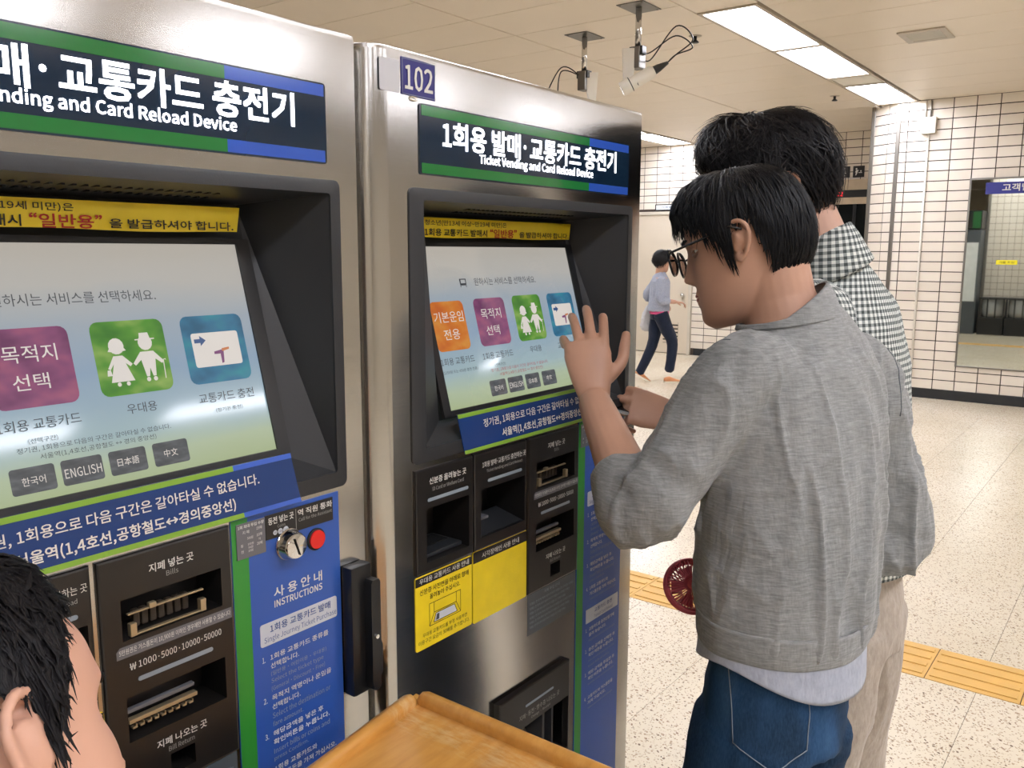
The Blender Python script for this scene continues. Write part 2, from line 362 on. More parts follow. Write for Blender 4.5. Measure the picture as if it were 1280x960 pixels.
sprinkler(6.31, 2.22, 'small dark sprinkler head in the ceiling right of the surveillance camera'); sprinkler(9.52, 2.15, 'small dark sprinkler head in the ceiling near the tiled corner column')

# tiled walls: 0.22 x 0.1075 m glazed tiles on a dark grout bed
TW, TH = 0.22, 0.1075
tile = MB().cbox(0.0048, TW - 0.0048, -0.005, 0.0, 0.0048, TH - 0.0048, 0.0012).mesh('tile'); tile.materials.append(MATS['wall_tile'])
def tiled(name, p0, ang, length, z0, z1, near=None, skip=None, start=0.0, kind='structure'):
    """wall plane from p0 heading `ang`, tiles on its right-hand side (local -Y)"""
    t = tag(MB().box(0, length, 0.0, 0.15, 0, ZC + 0.01).build(name, 'grout'), kind=kind)
    t.location = (p0[0], p0[1], 0); t.rotation_euler = (0, 0, ang)
    far = MB(); zz = z0
    while zz < z1 - 0.01:
        x = start
        while x < length - 0.01:
            a, b = max(x, 0), min(x + TW, length); h = min(TH, z1 - zz)
            if not (skip and skip((a + b) / 2, zz + h / 2)):
                full = b - a > TW - 0.001 and h > TH - 0.001
                if near and near((a + b) / 2, zz + h / 2) and full: link('tile', tile, t, (a, 0, zz))
                elif b - a > 0.01: far.box(a + 0.0048, b - 0.0048, -0.005, 0, zz + 0.0048, zz + h - 0.0048)
            x += TW
        zz += TH
    if far.v: tag(far.build('tile', 'wall_tile', t), kind='stuff')
    return t
# right wall X = 10.33, local x runs from Y = 1.69 downwards (heading -Y)
tiled('wall_right', (XW, 1.69), -math.pi / 2, 1.69 - Y0, 0.105, ZC, near=lambda u, z: u < 1.9, start=-0.126)
CH = (math.cos(math.radians(57)), math.sin(math.radians(57)))
tiled('wall_corner', (XW + 0.372 * CH[0], 1.69 + 0.372 * CH[1]), math.radians(57 + 180), 0.372, 0.105, ZC, near=lambda u, z: True, start=0)
cx, cy = XW + 0.372 * CH[0], 1.69 + 0.372 * CH[1]
tiled('wall_side', (XF, cy), math.pi, XF - cx, 0.105, ZC)
tiled('wall_far', (XF, Y1), -math.pi / 2, Y1 - cy, 0.105, ZC, start=(Y1 - 5.72) % TW - TW,
      near=lambda u, z: (4.35 < Y1 - u < 6.1) or (2.2 < Y1 - u < 3.05 and z > 2.5),
      skip=lambda u, z: (5.06 < Y1 - u < 6.45 and z < 2.22) or (Y1 - u < 3.95 and z < 2.58))
tag(MB().cbox(XW - 0.012, XW, Y0, 1.69, 0, 0.105, 0.003).build('baseboard_right', 'baseboard_black'), kind='structure')
tag(MB().cbox(XF - 0.012, XF, 3.95, 5.0, 0, 0.105, 0.003).build('baseboard_far', 'baseboard_black'), kind='structure')
tag(MB().cbox(XW - 0.03, XW + 0.01, 1.67, 1.71, 0, ZC - 0.02, 0.006).build('trim_1', 'dull_steel'), kind='structure')
tag(MB().cbox(cx - 0.025, cx + 0.02, cy - 0.01, cy + 0.03, 0, ZC, 0.004).build('trim_2', 'dull_steel'), kind='structure')
tag(MB().cbox(XW - 0.06, XF, 1.93, 1.95, ZC - 0.03, ZC + 0.01, .003).build('trim_3', 'lamp_frame'), kind='structure')
# far service door in the far wall
dr = tag(MB().cbox(XF - 0.03, XF - 0.005, 5.10, 6.38, 0.01, 2.17, 0.004).build('door_1', 'door_paint'), kind='structure')
MB().cbox(XF - 0.05, XF, 5.05, 5.10, 0, 2.22, .004).cbox(XF - 0.05, XF, 6.38, 6.43, 0, 2.22, .004).cbox(XF - 0.05, XF, 5.05, 6.43, 2.17, 2.22, .004).build('door_frame', 'door_frame_paint', dr)
MB().lathe([(0.001, -0.095), (0.022, -0.092), (0.032, -0.075), (0.03, -0.055), (0.014, -0.045), (0.014, -0.03), (0.034, -0.028), (0.036, -0.02), (0.001, -0.02)], (XF, 5.19, 0.93), 'X').build('door_knob', 'chrome', dr, True)
MB().box(XF - 0.034, XF - 0.031, 5.26, 5.52, 0.17, 0.50).build('louvre_backing', 'slot_dark', dr)
sl = MB().box(-0.014, 0.010, 0, 0.26, -0.003, 0.003, Matrix.Rotation(0.75, 4, 'Y')).box(-0.004, 0.0, 0, 0.26, 0.008, 0.034).mesh('louvre_slat'); sl.materials.append(MATS['door_paint'])
for k in range(6): link('louvre_slat', sl, dr, (XF - 0.036, 5.26, 0.18 + 0.058 * k))
sg = thing('door_sign', 'small white sign plate in a dark frame above the far beige door', 'sign', (XF, 0, 0))
MB().cbox(-0.02, -0.006, 5.34, 5.73, 2.235, 2.335, .003).build('frame', 'black_plastic', sg)
MB().box(-0.024, -0.0195, 5.36, 5.71, 2.25, 2.32).build('plate', 'poster_white', sg)
lettering([('기계실', 5.62, 5.45, 2.268, 2.302)], MATS['ink_blue'], sg, lambda x, z: (-0.0245, x, z))
# lift opening beyond the corner, with its display and restroom pictograms
el = tag(MB().box(XF - 0.04, XF - 0.005, cy, 3.95, 0.0, 2.25).build('door_2', 'dark_glass'), kind='structure')
MB().cbox(XF - 0.08, XF, cy, 3.95, 2.44, 2.58, .005).cbox(XF - 0.08, XF, cy, 3.95, 2.25, 2.34, .005).build('lintel', 'lintel_beige', el)
MB().box(XF - 0.07, XF - 0.005, cy, 3.95, 2.34, 2.44).build('display', 'black_plastic', el)
lettering([('18:02', 3.02, 2.84, 2.36, 2.42)], MATS['led_red'], el, lambda x, z: (XF - 0.071, x, z), 'display_digits')
MB().cbox(XF - 0.06, XF - 0.038, 2.66, 2.70, 0, 2.25, .003).cbox(XF - 0.06, XF - 0.038, cy, cy + .12, 0, 2.25, .003).build('door_edge', 'black_plastic', el)
rs = thing('restroom_sign', 'dark square restroom pictogram tiles high on the far tiled wall', 'sign', (XF - 0.008, 0, 0))
for k, y in enumerate((2.855, 2.665, 3.05)):
    MB().cbox(-0.012, 0.0, y - 0.075, y + 0.075, 2.61, 2.76, .004).build('plaque', 'black_plastic', rs)
    fg = MB()
    def P2(pts): fg.add([(-0.0125, y - a, 2.685 + b) for a, b in pts], [tuple(range(len(pts)))])
    disc = lambda a, b, r: P2([(a + r * math.cos(t * 0.785), b + r * math.sin(t * 0.785)) for t in range(8)])
    if k == 1:
        disc(-0.03, 0.035, 0.012); P2([(-0.045, -0.01), (-0.015, -0.01), (0.0, 0.02), (-0.035, 0.02)]); P2([(-0.04, -0.05), (-0.03, -0.05), (-0.01, -0.01), (-0.035, -0.01)]); P2([(0.0, -0.02), (0.045, -0.02), (0.045, -0.01), (0.0, -0.01)]); disc(0.03, 0.005, 0.01)
    else:
        disc(0, 0.045, 0.012); P2([(-0.028, -0.02), (0.028, -0.02), (0.01, 0.03), (-0.01, 0.03)]); P2([(-0.014, -0.055), (-0.004, -0.055), (-0.002, -0.02), (-0.014, -0.02)]); P2([(0.004, -0.055), (0.014, -0.055), (0.014, -0.02), (0.002, -0.02)])
    fg.build('pictogram', 'ink_white', rs)
# closing walls (mostly out of view): left end, viewer's side, back hall, and the wall the machines back on to
for nm, a, b, c_, d_ in (('wall_left', X0 - .15, X0, Y0, Y1), ('wall_viewer_side', X0, XF + 2, Y0 - .15, Y0), ('wall_back', X0, XF, Y1, Y1 + .15)):
    mat('plain_wall', 'CFC6B6', 0.4); tag(MB().box(a, b, c_, d_, 0, ZC).build(nm, 'plain_wall'), kind='structure')
wm = tag(MB().box(X0, 0.93, 0.82, 2.15, 0, ZC).build('wall_machine_side', 'grout'), kind='structure')
far = MB()
for i in range(24):
    for j in range(11): far.box(0.93, 0.938, 0.826 + 0.120 * j, 0.826 + 0.120 * j + 0.115, 0.1 + 0.13 * i + .003, 0.1 + 0.13 * i + 0.127)
tag(far.build('tile', 'wall_tile', wm), kind='stuff')
tag(MB().cbox(0.90, 0.965, 2.13, 2.18, 0, ZC, .004).build('trim_4', 'dull_steel'), kind='structure')

# conduit and junction box on the right wall
cb = thing('junction_box', 'white cable junction box with conduits high on the tiled wall', 'junction box', (XW - 0.006, 1.38, 0))
MB().cbox(-0.07, 0, -0.075, 0.075, 2.86, 3.03, .006).build('case', 'white_plastic', cb)
MB().tube([(-0.014, 0, 0.12), (-0.014, 0, 2.86)], 0.011, 8).build('conduit', 'white_plastic', cb, True)
MB().tube([(-0.014, 0.045, 3.03), (-0.014, 0.045, 3.2)], 0.010, 8).build('conduit', 'white_plastic', cb, True)
MB().tube([(-0.014, -0.01, 3.03), (-0.014, -0.01, 3.2)], 0.010, 8).build('conduit', 'dull_steel', cb, True)
# mirror with banner on the right wall
mr = thing('wall_mirror', 'tall wall mirror on white tiles, reflecting litter bins', 'mirror', (XW - 0.008, 0, 0))
MB().box(-0.006, 0, -1.35, 0.93, 0.39, 2.36).build('mirror_glass', 'mirror', mr)
MB().cbox(-0.012, 0, 0.925, 0.945, 0.38, 2.37, .003).cbox(-0.012, 0, -1.36, 0.945, 2.355, 2.375, .003).cbox(-0.012, 0, -1.36, 0.945, 0.375, 0.392, .003).cbox(-0.012, 0, -1.37, -1.35, 0.38, 2.37, .003).build('frame', 'dull_steel', mr)
bn = tag(MB().box(XW - 0.0165, XW - 0.0145, -0.9, 0.79, 2.205, 2.325).build('banner', 'banner_blue'), 'dark blue banner sticker with white Korean greeting along the mirror top', 'banner')
MB().add([(XW - 0.0168, -0.9, 2.205), (XW - 0.0168, 0.42, 2.205), (XW - 0.0168, 0.36, 2.222), (XW - 0.0168, -0.9, 2.228)], [(0, 1, 2, 3)]).build('cyan_band', 'banner_cyan', bn)
lettering([('고객님!', 0.635, 0.36, 2.232, 2.305, 0.03), ('행복한', 0.26, 0.03, 2.232, 2.305, 0.03), ('하루', -0.07, -0.22, 2.232, 2.305, 0.03), ('되세요', -0.32, -0.55, 2.232, 2.305, 0.03)], MATS['ink_white'], bn, lambda x, z: (XW - 0.017, x, z))
yt = tag(MB().box(XW - 0.0165, XW - 0.0145, 0.44, 0.635, 1.48, 1.527).build('mirror_sticker', 'tag_yellow'), 'small yellow sticker in the middle of the mirror', 'sticker')
lettering([('거울 조심', 0.61, 0.47, 1.493, 1.514)], MATS['ink_black'], yt, lambda x, z: (XW - 0.017, x, z))
# what the mirror shows: bins and a kiosk beside the wall behind the machines
def bin_(y, label):
    t = thing('litter_bin', label, 'bin', (1.22, y, 0))
    b = MB().cbox(-0.22, 0.22, -0.225, 0.225, 0.0, 0.34, .01)
    b.build('base', 'bin_black', t)
    fr = MB()
    for sx in (-0.2, 0.2):
        for k in range(4 if sx > 0 else 2): yy = -0.21 + (0.42 / (3 if sx > 0 else 1)) * k; fr.cbox(sx - .012, sx + .012, yy - .012, yy + .012, 0.33, 0.72, .003)
    fr.cbox(-0.22, 0.22, -0.225, 0.225, 0.70, 0.73, .006); fr.build('frame', 'bin_black', t)
    MB().tube([(0, 0, 0.35), (0, 0, 0.45), (0, 0, 0.69)], [(0.17, 0.18), (0.185, 0.195), (0.18, 0.19)], 20).build('bag', 'bag_clear', t, True)
    q = MB()
    for k in range(14): a = rnd.random() * 6.28; r = rnd.random() * 0.13; q.cbox(-.03, .03, -.03, .03, -.02, .02, .006, Matrix.Translation((r * math.cos(a), r * math.sin(a), 0.37 + .06 * rnd.random())) @ Matrix.Rotation(a, 4, 'Z'))
    tag(q.build('litter', 'litter', t), kind='stuff')
bin_(1.90, 'black litter bin with clear bag reflected in the wall mirror, nearer the kiosk')
bin_(1.43, 'black litter bin with clear bag reflected in the wall mirror, farther from the kiosk')
kk = thing('service_kiosk', 'grey service kiosk with white poster, reflected in the wall mirror beside the bins', 'kiosk', (1.22, 2.34, 0))
MB().cbox(-0.25, 0.25, -0.16, 0.16, 0, 2.05, .02).build('cabinet', 'gray_paper', kk); MB().cbox(0.25, 0.262, -0.13, 0.14, 0.65, 1.80, .003).build('poster', 'poster_white', kk)
MB().cbox(-0.25, 0.26, -0.16, 0.16, 2.06, 2.42, .02).build('top_box', 'black_plastic', kk); MB().box(0.26, 0.264, -0.14, 0.0, 2.08, 2.40).build('screen', 'green_screen', kk)

# surveillance cameras on ceiling poles
def cctv(x, y, zb, label, flip, head):
    t = thing('surveillance_camera', label, 'security camera', (x, y, 0))
    MB().cbox(-0.13, 0.13, -0.10, 0.10, ZC - 0.006, ZC, .002).build('ceiling_plate', 'gray_metal', t)
    for a in (-.11, .11):
        for c_ in (-.08, .08): MB().lathe([(0.001, -.004), (.008, -.004), (.008, 0), (.001, 0)], (a, c_, ZC - .006), seg=8).build('bolt', 'gray_metal', t)
    MB().tube([(0, 0, ZC - .004), (0, 0, zb + 0.02)], 0.021, 14).build('pole', 'chrome', t, True)
    MB().cbox(-0.04, 0.05, -0.035, 0.035, zb - 0.11, zb + 0.03, .006).build('joint_block', 'gray_metal', t)
    MB().cbox(-.03, .03, -.05, .05, zb - .02, zb + .035, .004).build('clamp', 'black_plastic', t)
    s_ = 1 if not flip else -1
    o = Vector((-0.6 * 0.06, 0.8 * 0.06, 0)) * s_
    cv = MB(); n = Vector((0.603, -0.798, 0))
    pl = [(-0.05, 0.02), (0.045, 0.02), (0.03, -0.21), (-0.01, -0.235), (-0.035, -0.13)]
    A = Vector((-0.603, 0.798, 0)); B = Vector((0.798, 0.603, 0))
    vs = [o + A * (a * s_) + B * k + Vector((0, 0, zb + z_)) for k in (-0.03, 0.03) for a, z_ in pl]
    n5 = len(pl); cv.add(vs, [tuple(range(n5)), tuple(range(2 * n5 - 1, n5 - 1, -1))] + [(i, (i + 1) % n5, (i + 1) % n5 + n5, i + n5) for i in range(n5)])
    cv.build('bracket_cover', 'white_plastic', t)
    if head:
        h0, h1 = head; h0 = Vector(h0) - Vector((x, y, 0)); h1 = Vector(h1) - Vector((x, y, 0)); d_ = (h1 - h0).normalized()
        MB().tube([h0, h0 + d_ * .005, h0 + (h1 - h0) * .27], [0.044, .048, .048], 24).tube([h0 + (h1 - h0) * .285, h1 - d_ * .02, h1], [0.043, .043, .028], 24).build('camera_body', 'white_plastic', t, 'auto')
        MB().tube([h0 + (h1 - h0) * .265, h0 + (h1 - h0) * .29], [.0495, .0495], 24).build('band', 'black_plastic', t, 'auto')
        MB().tube([h0 - d_ * .001, h0 + d_ * .002], .036, 20).build('lens', 'dark_glass', t)
        MB().tube([h1 - d_ * .01, h1 + d_ * .03, h1 + d_ * .10], [.03, .026, .010], 14).build('plug', 'black_plastic', t, True)
        m0 = h0 + (h1 - h0) * .33; MB().lathe([(.001, -.05), (.018, -.05), (.018, 0), (.001, 0)], m0, 'Y', 12).build('pivot_knob', 'black_plastic', t)
        e = h1 + d_ * .095
        for k in range(2):
            p = [e, e + d_ * .06 + Vector((0, 0, .02)), e + Vector((.10, -.13, .10 + .05 * k)), e + Vector((.03, -.04, .17 + .06 * k)), Vector((.06, -.06, zb - .0 - .05 * k)), Vector((0.02, 0, zb - .0))]
            MB().tube(spline(p, 8), .0045, 6).build('cable', 'black_plastic', t, True)
    else:
        for k in range(2):
            p = [Vector((-.03, .02, zb)), Vector((-.14, .12, zb + .05 - .03 * k)), Vector((-.22 + .08 * k, .24 - .09 * k, zb - .22))]
            MB().tube(spline(p, 8), .0045, 6).build('cable', 'black_plastic', t, True)
def spline(p, n=6):
    p = [Vector(q) for q in p]; out = []
    for i in range(len(p) - 1):
        a, b = p[i], p[i + 1]; ta = (p[min(i + 1, len(p) - 1)] - p[max(i - 1, 0)]) * .5; tb = (p[min(i + 2, len(p) - 1)] - p[i]) * .5
        for k in range(n):
            t = k / n; out.append(a * (2 * t**3 - 3 * t * t + 1) + ta * (t**3 - 2 * t * t + t) + b * (-2 * t**3 + 3 * t * t) + tb * (t**3 - t * t))
    return out + [p[-1]]
cctv(5.36, 2.18, 2.93, 'white surveillance camera with looped cables hanging from a ceiling pole', False, (at(777, 112, 5.75), at(818, 88, 5.70)))
cctv(5.82, 2.90, 2.93, 'further surveillance camera on a pole, half hidden behind the ticket machine', True, None)
# ------------------------------------------------------------------ screen picture (emits light)
def m_screen():
    s = NT('screen_glow'); o = s.n('ShaderNodeTexCoord').outputs['Object']; sp = s.n('ShaderNodeSeparateXYZ'); s.l(o, sp.inputs[0])
    mr_ = s.n('ShaderNodeMapRange'); mr_.inputs[1].default_value = 1.36; mr_.inputs[2].default_value = 1.607; s.l(sp.outputs[2], mr_.inputs[0])
    wv = s.noise(s.coord('Object', (6, 1, 14)), 1.2, 2); ad = s.n('ShaderNodeMath', operation='MULTIPLY_ADD'); s.l(wv, ad.inputs[0]); ad.inputs[1].default_value = 0.12; s.l(mr_.outputs[0], ad.inputs[2])
    sb = s.n('ShaderNodeMath', operation='SUBTRACT'); s.l(ad.outputs[0], sb.inputs[0]); sb.inputs[1].default_value = 0.06
    c = s.ramp(sb.outputs[0], [(0.0, lin('C9D8A8')), (0.10, lin('CFE0BE')), (0.20, lin('BCD6DC')), (0.45, lin('A6C0DA')), (0.68, lin('B9C6D2')), (0.82, lin('D5D2CC')), (1.0, lin('D6CFC4'))])
    s.b.inputs['Base Color'].default_value = (0.02, 0.02, 0.02, 1); s.l(c, s.b.inputs['Emission Color']); s.b.inputs['Emission Strength'].default_value = 0.62
    s.b.inputs['Roughness'].default_value = 0.07; return s.m
m_screen(); mat('roller_brown', '3A3128', 0.5)
def m_icon(name, c0, c1, c2):
    s = NT(name); v = s.coord('Generated', (1, 1, 1), (0, 0.5, 0)); n = s.noise(v, 2.2, 2)
    s.l(s.ramp(n, [(0.3, lin(c0)), (0.5, lin(c1)), (0.72, lin(c2))]), s.b.inputs['Emission Color']); s.b.inputs['Emission Strength'].default_value = 0.62
    s.b.inputs['Base Color'].default_value = (0.02, 0.02, 0.02, 1); s.b.inputs['Roughness'].default_value = 0.07; return s.m
m_icon('icon_orange', 'E0702A', 'F08A30', 'F6A84A'); m_icon('icon_purple', '7C3F6E', '9C5484', 'C06A8C'); m_icon('icon_green', '3F8A2E', '5FA83A', 'A8CC6A'); m_icon('icon_blue', '2A6E94', '3A88B0', '3FA8B8'); m_icon('icon_grey', '55595E', '62666A', '7A7E84')
def m_em(name, c, e=0.62):
    s = NT(name); v = s.coord('Object'); f = s.noise(v, 40, 2); cc = lin(c)
    s.l(s.ramp(f, [(0.2, tuple(x * .96 for x in cc[:3]) + (1,)), (0.8, cc)]), s.b.inputs['Emission Color']); s.b.inputs['Emission Strength'].default_value = e
    s.b.inputs['Base Color'].default_value = (0.02, 0.02, 0.02, 1); s.b.inputs['Roughness'].default_value = 0.3; return s.m
m_em('glow_ink', '3A4046'); m_em('glow_white', 'F4ECE4', .72); m_em('glow_red', 'C04040'); m_em('glow_orange', 'E88A48'); m_em('glow_violet', '8A3F80'); m_em('glow_navy', '2A5A96')

# ------------------------------------------------------------------ ticket machine, local x along the face, face at y = 0
def plate(mb, x0, x1, z0, z1, holes, depth=0.02):
    xs = sorted({x0, x1} | {v for h in holes for v in h[:2]}); zs = sorted({z0, z1} | {v for h in holes for v in h[2:]})
    for i in range(len(xs) - 1):
        for j in range(len(zs) - 1):
            cx, cz = (xs[i] + xs[i + 1]) / 2, (zs[j] + zs[j + 1]) / 2
            if any(h[0] < cx < h[1] and h[2] < cz < h[3] for h in holes): continue
            mb.add([(xs[i], 0, zs[j]), (xs[i + 1], 0, zs[j]), (xs[i + 1], 0, zs[j + 1]), (xs[i], 0, zs[j + 1])], [(0, 1, 2, 3)])
    for a, b, c, d in holes:
        mb.add([(a, 0, c), (b, 0, c), (b, 0, d), (a, 0, d), (a, depth, c), (b, depth, c), (b, depth, d), (a, depth, d)], [(0, 1, 5, 4), (1, 2, 6, 5), (2, 3, 7, 6), (3, 0, 4, 7)])
def frame_plate(mb, x0, x1, z0, z1, hs, yf, yb, r=0.004):
    """flat plate with rectangular holes and a softly bevelled rim; holes get pocket walls down to yb"""
    e = 0.0025
    xs = sorted({x0 + e, x1 - e} | {v for h in hs for v in h[:2]}); zs = sorted({z0 + e, z1 - e} | {v for h in hs for v in h[2:4]})
    for i in range(len(xs) - 1):
        for j in range(len(zs) - 1):
            cx, cz = (xs[i] + xs[i + 1]) / 2, (zs[j] + zs[j + 1]) / 2
            if any(h[0] < cx < h[1] and h[2] < cz < h[3] for h in hs): continue
            mb.add([(xs[i], yf, zs[j]), (xs[i + 1], yf, zs[j]), (xs[i + 1], yf, zs[j + 1]), (xs[i], yf, zs[j + 1])], [(0, 1, 2, 3)])
    ring = [(x0 + e, x1 - e, z0 + e, z1 - e, yf), (x0 + e * .3, x1 - e * .3, z0 + e * .3, z1 - e * .3, yf + e * .3), (x0, x1, z0, z1, yf + e), (x0, x1, z0, z1, 0.004)]
    vs = []
    for a, b, c, d, y in ring: vs += [(a, y, c), (b, y, c), (b, y, d), (a, y, d)]
    mb.add(vs, [(4 * i + k, 4 * i + (k + 1) % 4, 4 * i + 4 + (k + 1) % 4, 4 * i + 4 + k) for i in range(3) for k in range(4)])
    for a, b, c, d in [h[:4] for h in hs]:
        mb.add([(a, yf, c), (b, yf, c), (b, yf, d), (a, yf, d), (a, yb, c), (b, yb, c), (b, yb, d), (a, yb, d)], [(0, 1, 5, 4), (1, 2, 6, 5), (2, 3, 7, 6), (3, 0, 4, 7), (4, 5, 6, 7)])
ZT, XR, DEP = 1.859, 0.7634, 0.74
SLOPE = 0.268
def sy(z, off=0.0): return 0.029 + SLOPE * (z - 1.367) - off
def face(off=0.0012): return lambda x, z: (x, -off, z)

def make_machine(label, second):
    T = thing('ticket_machine', label, 'ticket machine', (0, 0, 0))
    # --- steel cabinet: front skin with openings, rounded left column, sides, top
    mb = MB(); H = [(0.134, 0.727, 1.306, 1.680), (0.130, 0.2525, 1.142, 1.290), (0.259, 0.391, 1.142, 1.290), (0.403, 0.549, 1.026, 1.290), (0.316, 0.516, 0.684, 0.857)]
    plate(mb, 0.090, XR - 0.003, 0.10, ZT - 0.006, H)
    n = 14; arc = [(0.090 - 0.038 * math.sin(a), 0.038 - 0.038 * math.cos(a)) for a in [math.pi / 2 * k / n for k in range(n + 1)]]
    prof = [(XR, DEP), (XR, 0.003), (XR - 0.003, 0.0)]
    col = arc + [(0.052, DEP)]
    for pl in (prof, col):
        vs = [(x, y, z) for z in (0.10, ZT - 0.006) for x, y in pl]; m_ = len(pl)
        mb.add(vs, [(i, i + 1, m_ + i + 1, m_ + i) for i in range(m_ - 1)])
    outline = [(XR, DEP), (XR, 0.003), (XR - 0.003, 0.0)] + arc + [(0.052, DEP)]
    m_ = len(outline); cxx, cyy = 0.4, 0.3
    ins = [(x + (0.004 if x < cxx else -0.004), y + (0.004 if y < cyy else -0.004)) for x, y in outline]
    mb.add([(x, y, ZT - 0.006) for x, y in outline] + [(x * .9985 + cxx * .0015, y * .9985 + cyy * .0015, ZT - 0.002) for x, y in outline] + [(x, y, ZT) for x, y in ins],
           [(i, (i + 1) % m_, (i + 1) % m_ + m_, i + m_) for i in range(m_)] + [(i + m_, (i + 1) % m_ + m_, (i + 1) % m_ + 2 * m_, i + 2 * m_) for i in range(m_)] + [tuple(range(2 * m_, 3 * m_))])
    mb.add([(0.052, DEP, 0.1), (XR, DEP, 0.1), (XR, DEP, ZT - .006), (0.052, DEP, ZT - .006)], [(0, 1, 2, 3)])
    cab = mb.build('cabinet', 'brushed_steel', T, 'auto')
    MB().cbox(0.06, XR - 0.02, 0.02, DEP - 0.02, 0, 0.101, 0.003).build('plinth', 'black_matte', T)
    # --- lit sign
    sg_ = MB().prism(rrect(0.148, 0.712, 1.702, 1.795, 0.004), -0.002, 0.001).build('sign_panel', 'sign_navy', T)
    y = -0.0024
    def strip_(nm, x0, x1, z0, z1, m, yy=y, par=sg_): return MB().add([(x0, yy, z0), (x1, yy, z0), (x1, yy, z1), (x0, yy, z1)], [(0, 1, 2, 3)]).build(nm, m, par)
    strip_('green_band', 0.151, 0.574, 1.7795, 1.793, 'sign_green'); strip_('green_band', 0.151, 0.574, 1.704, 1.7175, 'sign_green')
    strip_('blue_band', 0.574, 0.709, 1.7795, 1.793, 'sign_blue'); strip_('blue_band', 0.574, 0.709, 1.704, 1.7175, 'sign_blue')
    lettering([('1회용 발매', 0.194, 0.373, 1.741, 1.7765, 0.030), ('.', 0.3820, 0.3890, 1.7560, 1.7630), ('교통카드 충전기', 0.400, 0.664, 1.741, 1.7765, 0.030), ('Ticket Vending and Card Reload Device', 0.274, 0.586, 1.7225, 1.7395, 0.022)], MATS['sign_letters'], sg_, lambda x, z: (x, -0.0028, z), 'sign_letters')
    # --- screen recess
    bz = MB(); e = 0.003
    O = (0.126, 0.7306, 1.302, 1.684); I = (0.153, 0.7145, 1.322, 1.668)
    def R4(a, b, c, d, yy): return [(a, yy, c), (b, yy, c), (b, yy, d), (a, yy, d)]
    rr = [rrect(*O, 0.009), rrect(O[0] + e, O[1] - e, O[2] + e, O[3] - e, 0.008)]
    inner = rrect(*I, 0.004); nn = len(inner)
    bz.add([(x, 0.0, z) for x, z in rr[0]] + [(x, -0.002, z) for x, z in rr[0]] + [(x, -0.003, z) for x, z in rr[1]] + [(x, -0.003, z) for x, z in inner] + [(x, 0.0, z) for x, z in inner],
           [(j * nn + i, j * nn + (i + 1) % nn, (j + 1) * nn + (i + 1) % nn, (j + 1) * nn + i) for j in range(4) for i in range(nn)])
    bz.build('screen_bezel', 'bezel_plastic', T, 'auto')
    B = [(0.2215, 0.0345, 1.347), (0.6635, 0.0345, 1.347), (0.6635, 0.114, 1.655), (0.2215, 0.114, 1.655)]
    F = [(I[0], 0, I[2]), (I[1], 0, I[2]), (I[1], 0, I[3]), (I[0], 0, I[3])]
    MB().add(F + B, [(0, 1, 5, 4), (1, 2, 6, 5), (2, 3, 7, 6), (3, 0, 4, 7), (4, 5, 6, 7)]).build('recess_liner', 'bezel_plastic', T)
    vh = MB()
    for i in range(26):
        for j in range(2):
            x = 0.30 + 0.0115 * i + 0.004 * j; f = 0.35 + 0.25 * j; vh.box(x, x + .0035, 0.114 * f, 0.114 * f + .012, 1.668 - .013 * f - .0016, 1.668 - .013 * f + .0003)
    tag(vh.build('vent_slots', 'slot_dark', T), kind='stuff')
    # tilted display with black surround
    def tilt(x0, x1, z0, z1, off, th=None):
        a = [(x0, sy(z0, off), z0), (x1, sy(z0, off), z0), (x1, sy(z1, off), z1), (x0, sy(z1, off), z1)]
        m2 = MB()
        if th: b = [(x, yy + th, z) for x, yy, z in a]; m2.add(a + b, [(0, 1, 2, 3), (0, 1, 5, 4), (1, 2, 6, 5), (2, 3, 7, 6), (3, 0, 4, 7)])
        else: m2.add(a, [(0, 1, 2, 3)])
        return m2
    sc_ = tilt(0.2385, 0.6445, 1.3605, 1.6065, 0.0).build('touch_screen', 'screen_glow', T)
    fr = MB()
    for a in ((0.222, 0.2385, 1.352, 1.613), (0.6445, 0.663, 1.352, 1.613), (0.2385, 0.6445, 1.6065, 1.613), (0.2385, 0.6445, 1.352, 1.3605)):
        t2 = tilt(*a, 0.0025, 0.006); fr.add(t2.v, t2.f)
    fr.build('screen_surround', 'black_plastic', T)
    def icon(nm, x0, x1, z0, z1, m, r=0.009, off=0.0008):
        return MB().add([(x, sy(z, off), z) for x, z in rrect(x0, x1, z0, z1, r)], [tuple(range(20))]).build(nm, m, sc_)
    icon('fare_button', 0.2392, 0.317, 1.4475, 1.5225, 'icon_orange'); icon('destination_button', 0.343, 0.4235, 1.4475, 1.5235, 'icon_purple')
    icon('discount_button', 0.446, 0.528, 1.4475, 1.5245, 'icon_green'); icon('reload_button', 0.5495, 0.631, 1.448, 1.5245, 'icon_blue')
    for x0, x1 in ((0.343, 0.385), (0.391, 0.4325), (0.4395, 0.480), (0.488, 0.5295)): icon('language_button', x0, x1, 1.3685, 1.3930, 'icon_grey', 0.003)
    sp_ = lambda x, z: (x, sy(z, 0.0014), z)
    lettering([('원하시는 서비스를 선택하세요.', 0.356, 0.527, 1.5445, 1.5565), ('1회용 교통카드', 0.2395, 0.3185, 1.4265, 1.4375), ('1회용 교통카드', 0.340, 0.420, 1.4265, 1.4375), ('우대용', 0.469, 0.503, 1.4275, 1.4380),
               ('교통카드 충전', 0.5545, 0.628, 1.4265, 1.4375), ('(정기권 충전)', 0.573, 0.609, 1.4145, 1.4195), ('(1250원 또는 450원 충전 전용)', 0.2395, 0.322, 1.4135, 1.4190), ('(선택구간)', 0.366, 0.394, 1.4135, 1.4190)], MATS['glow_ink'], sc_, sp_)
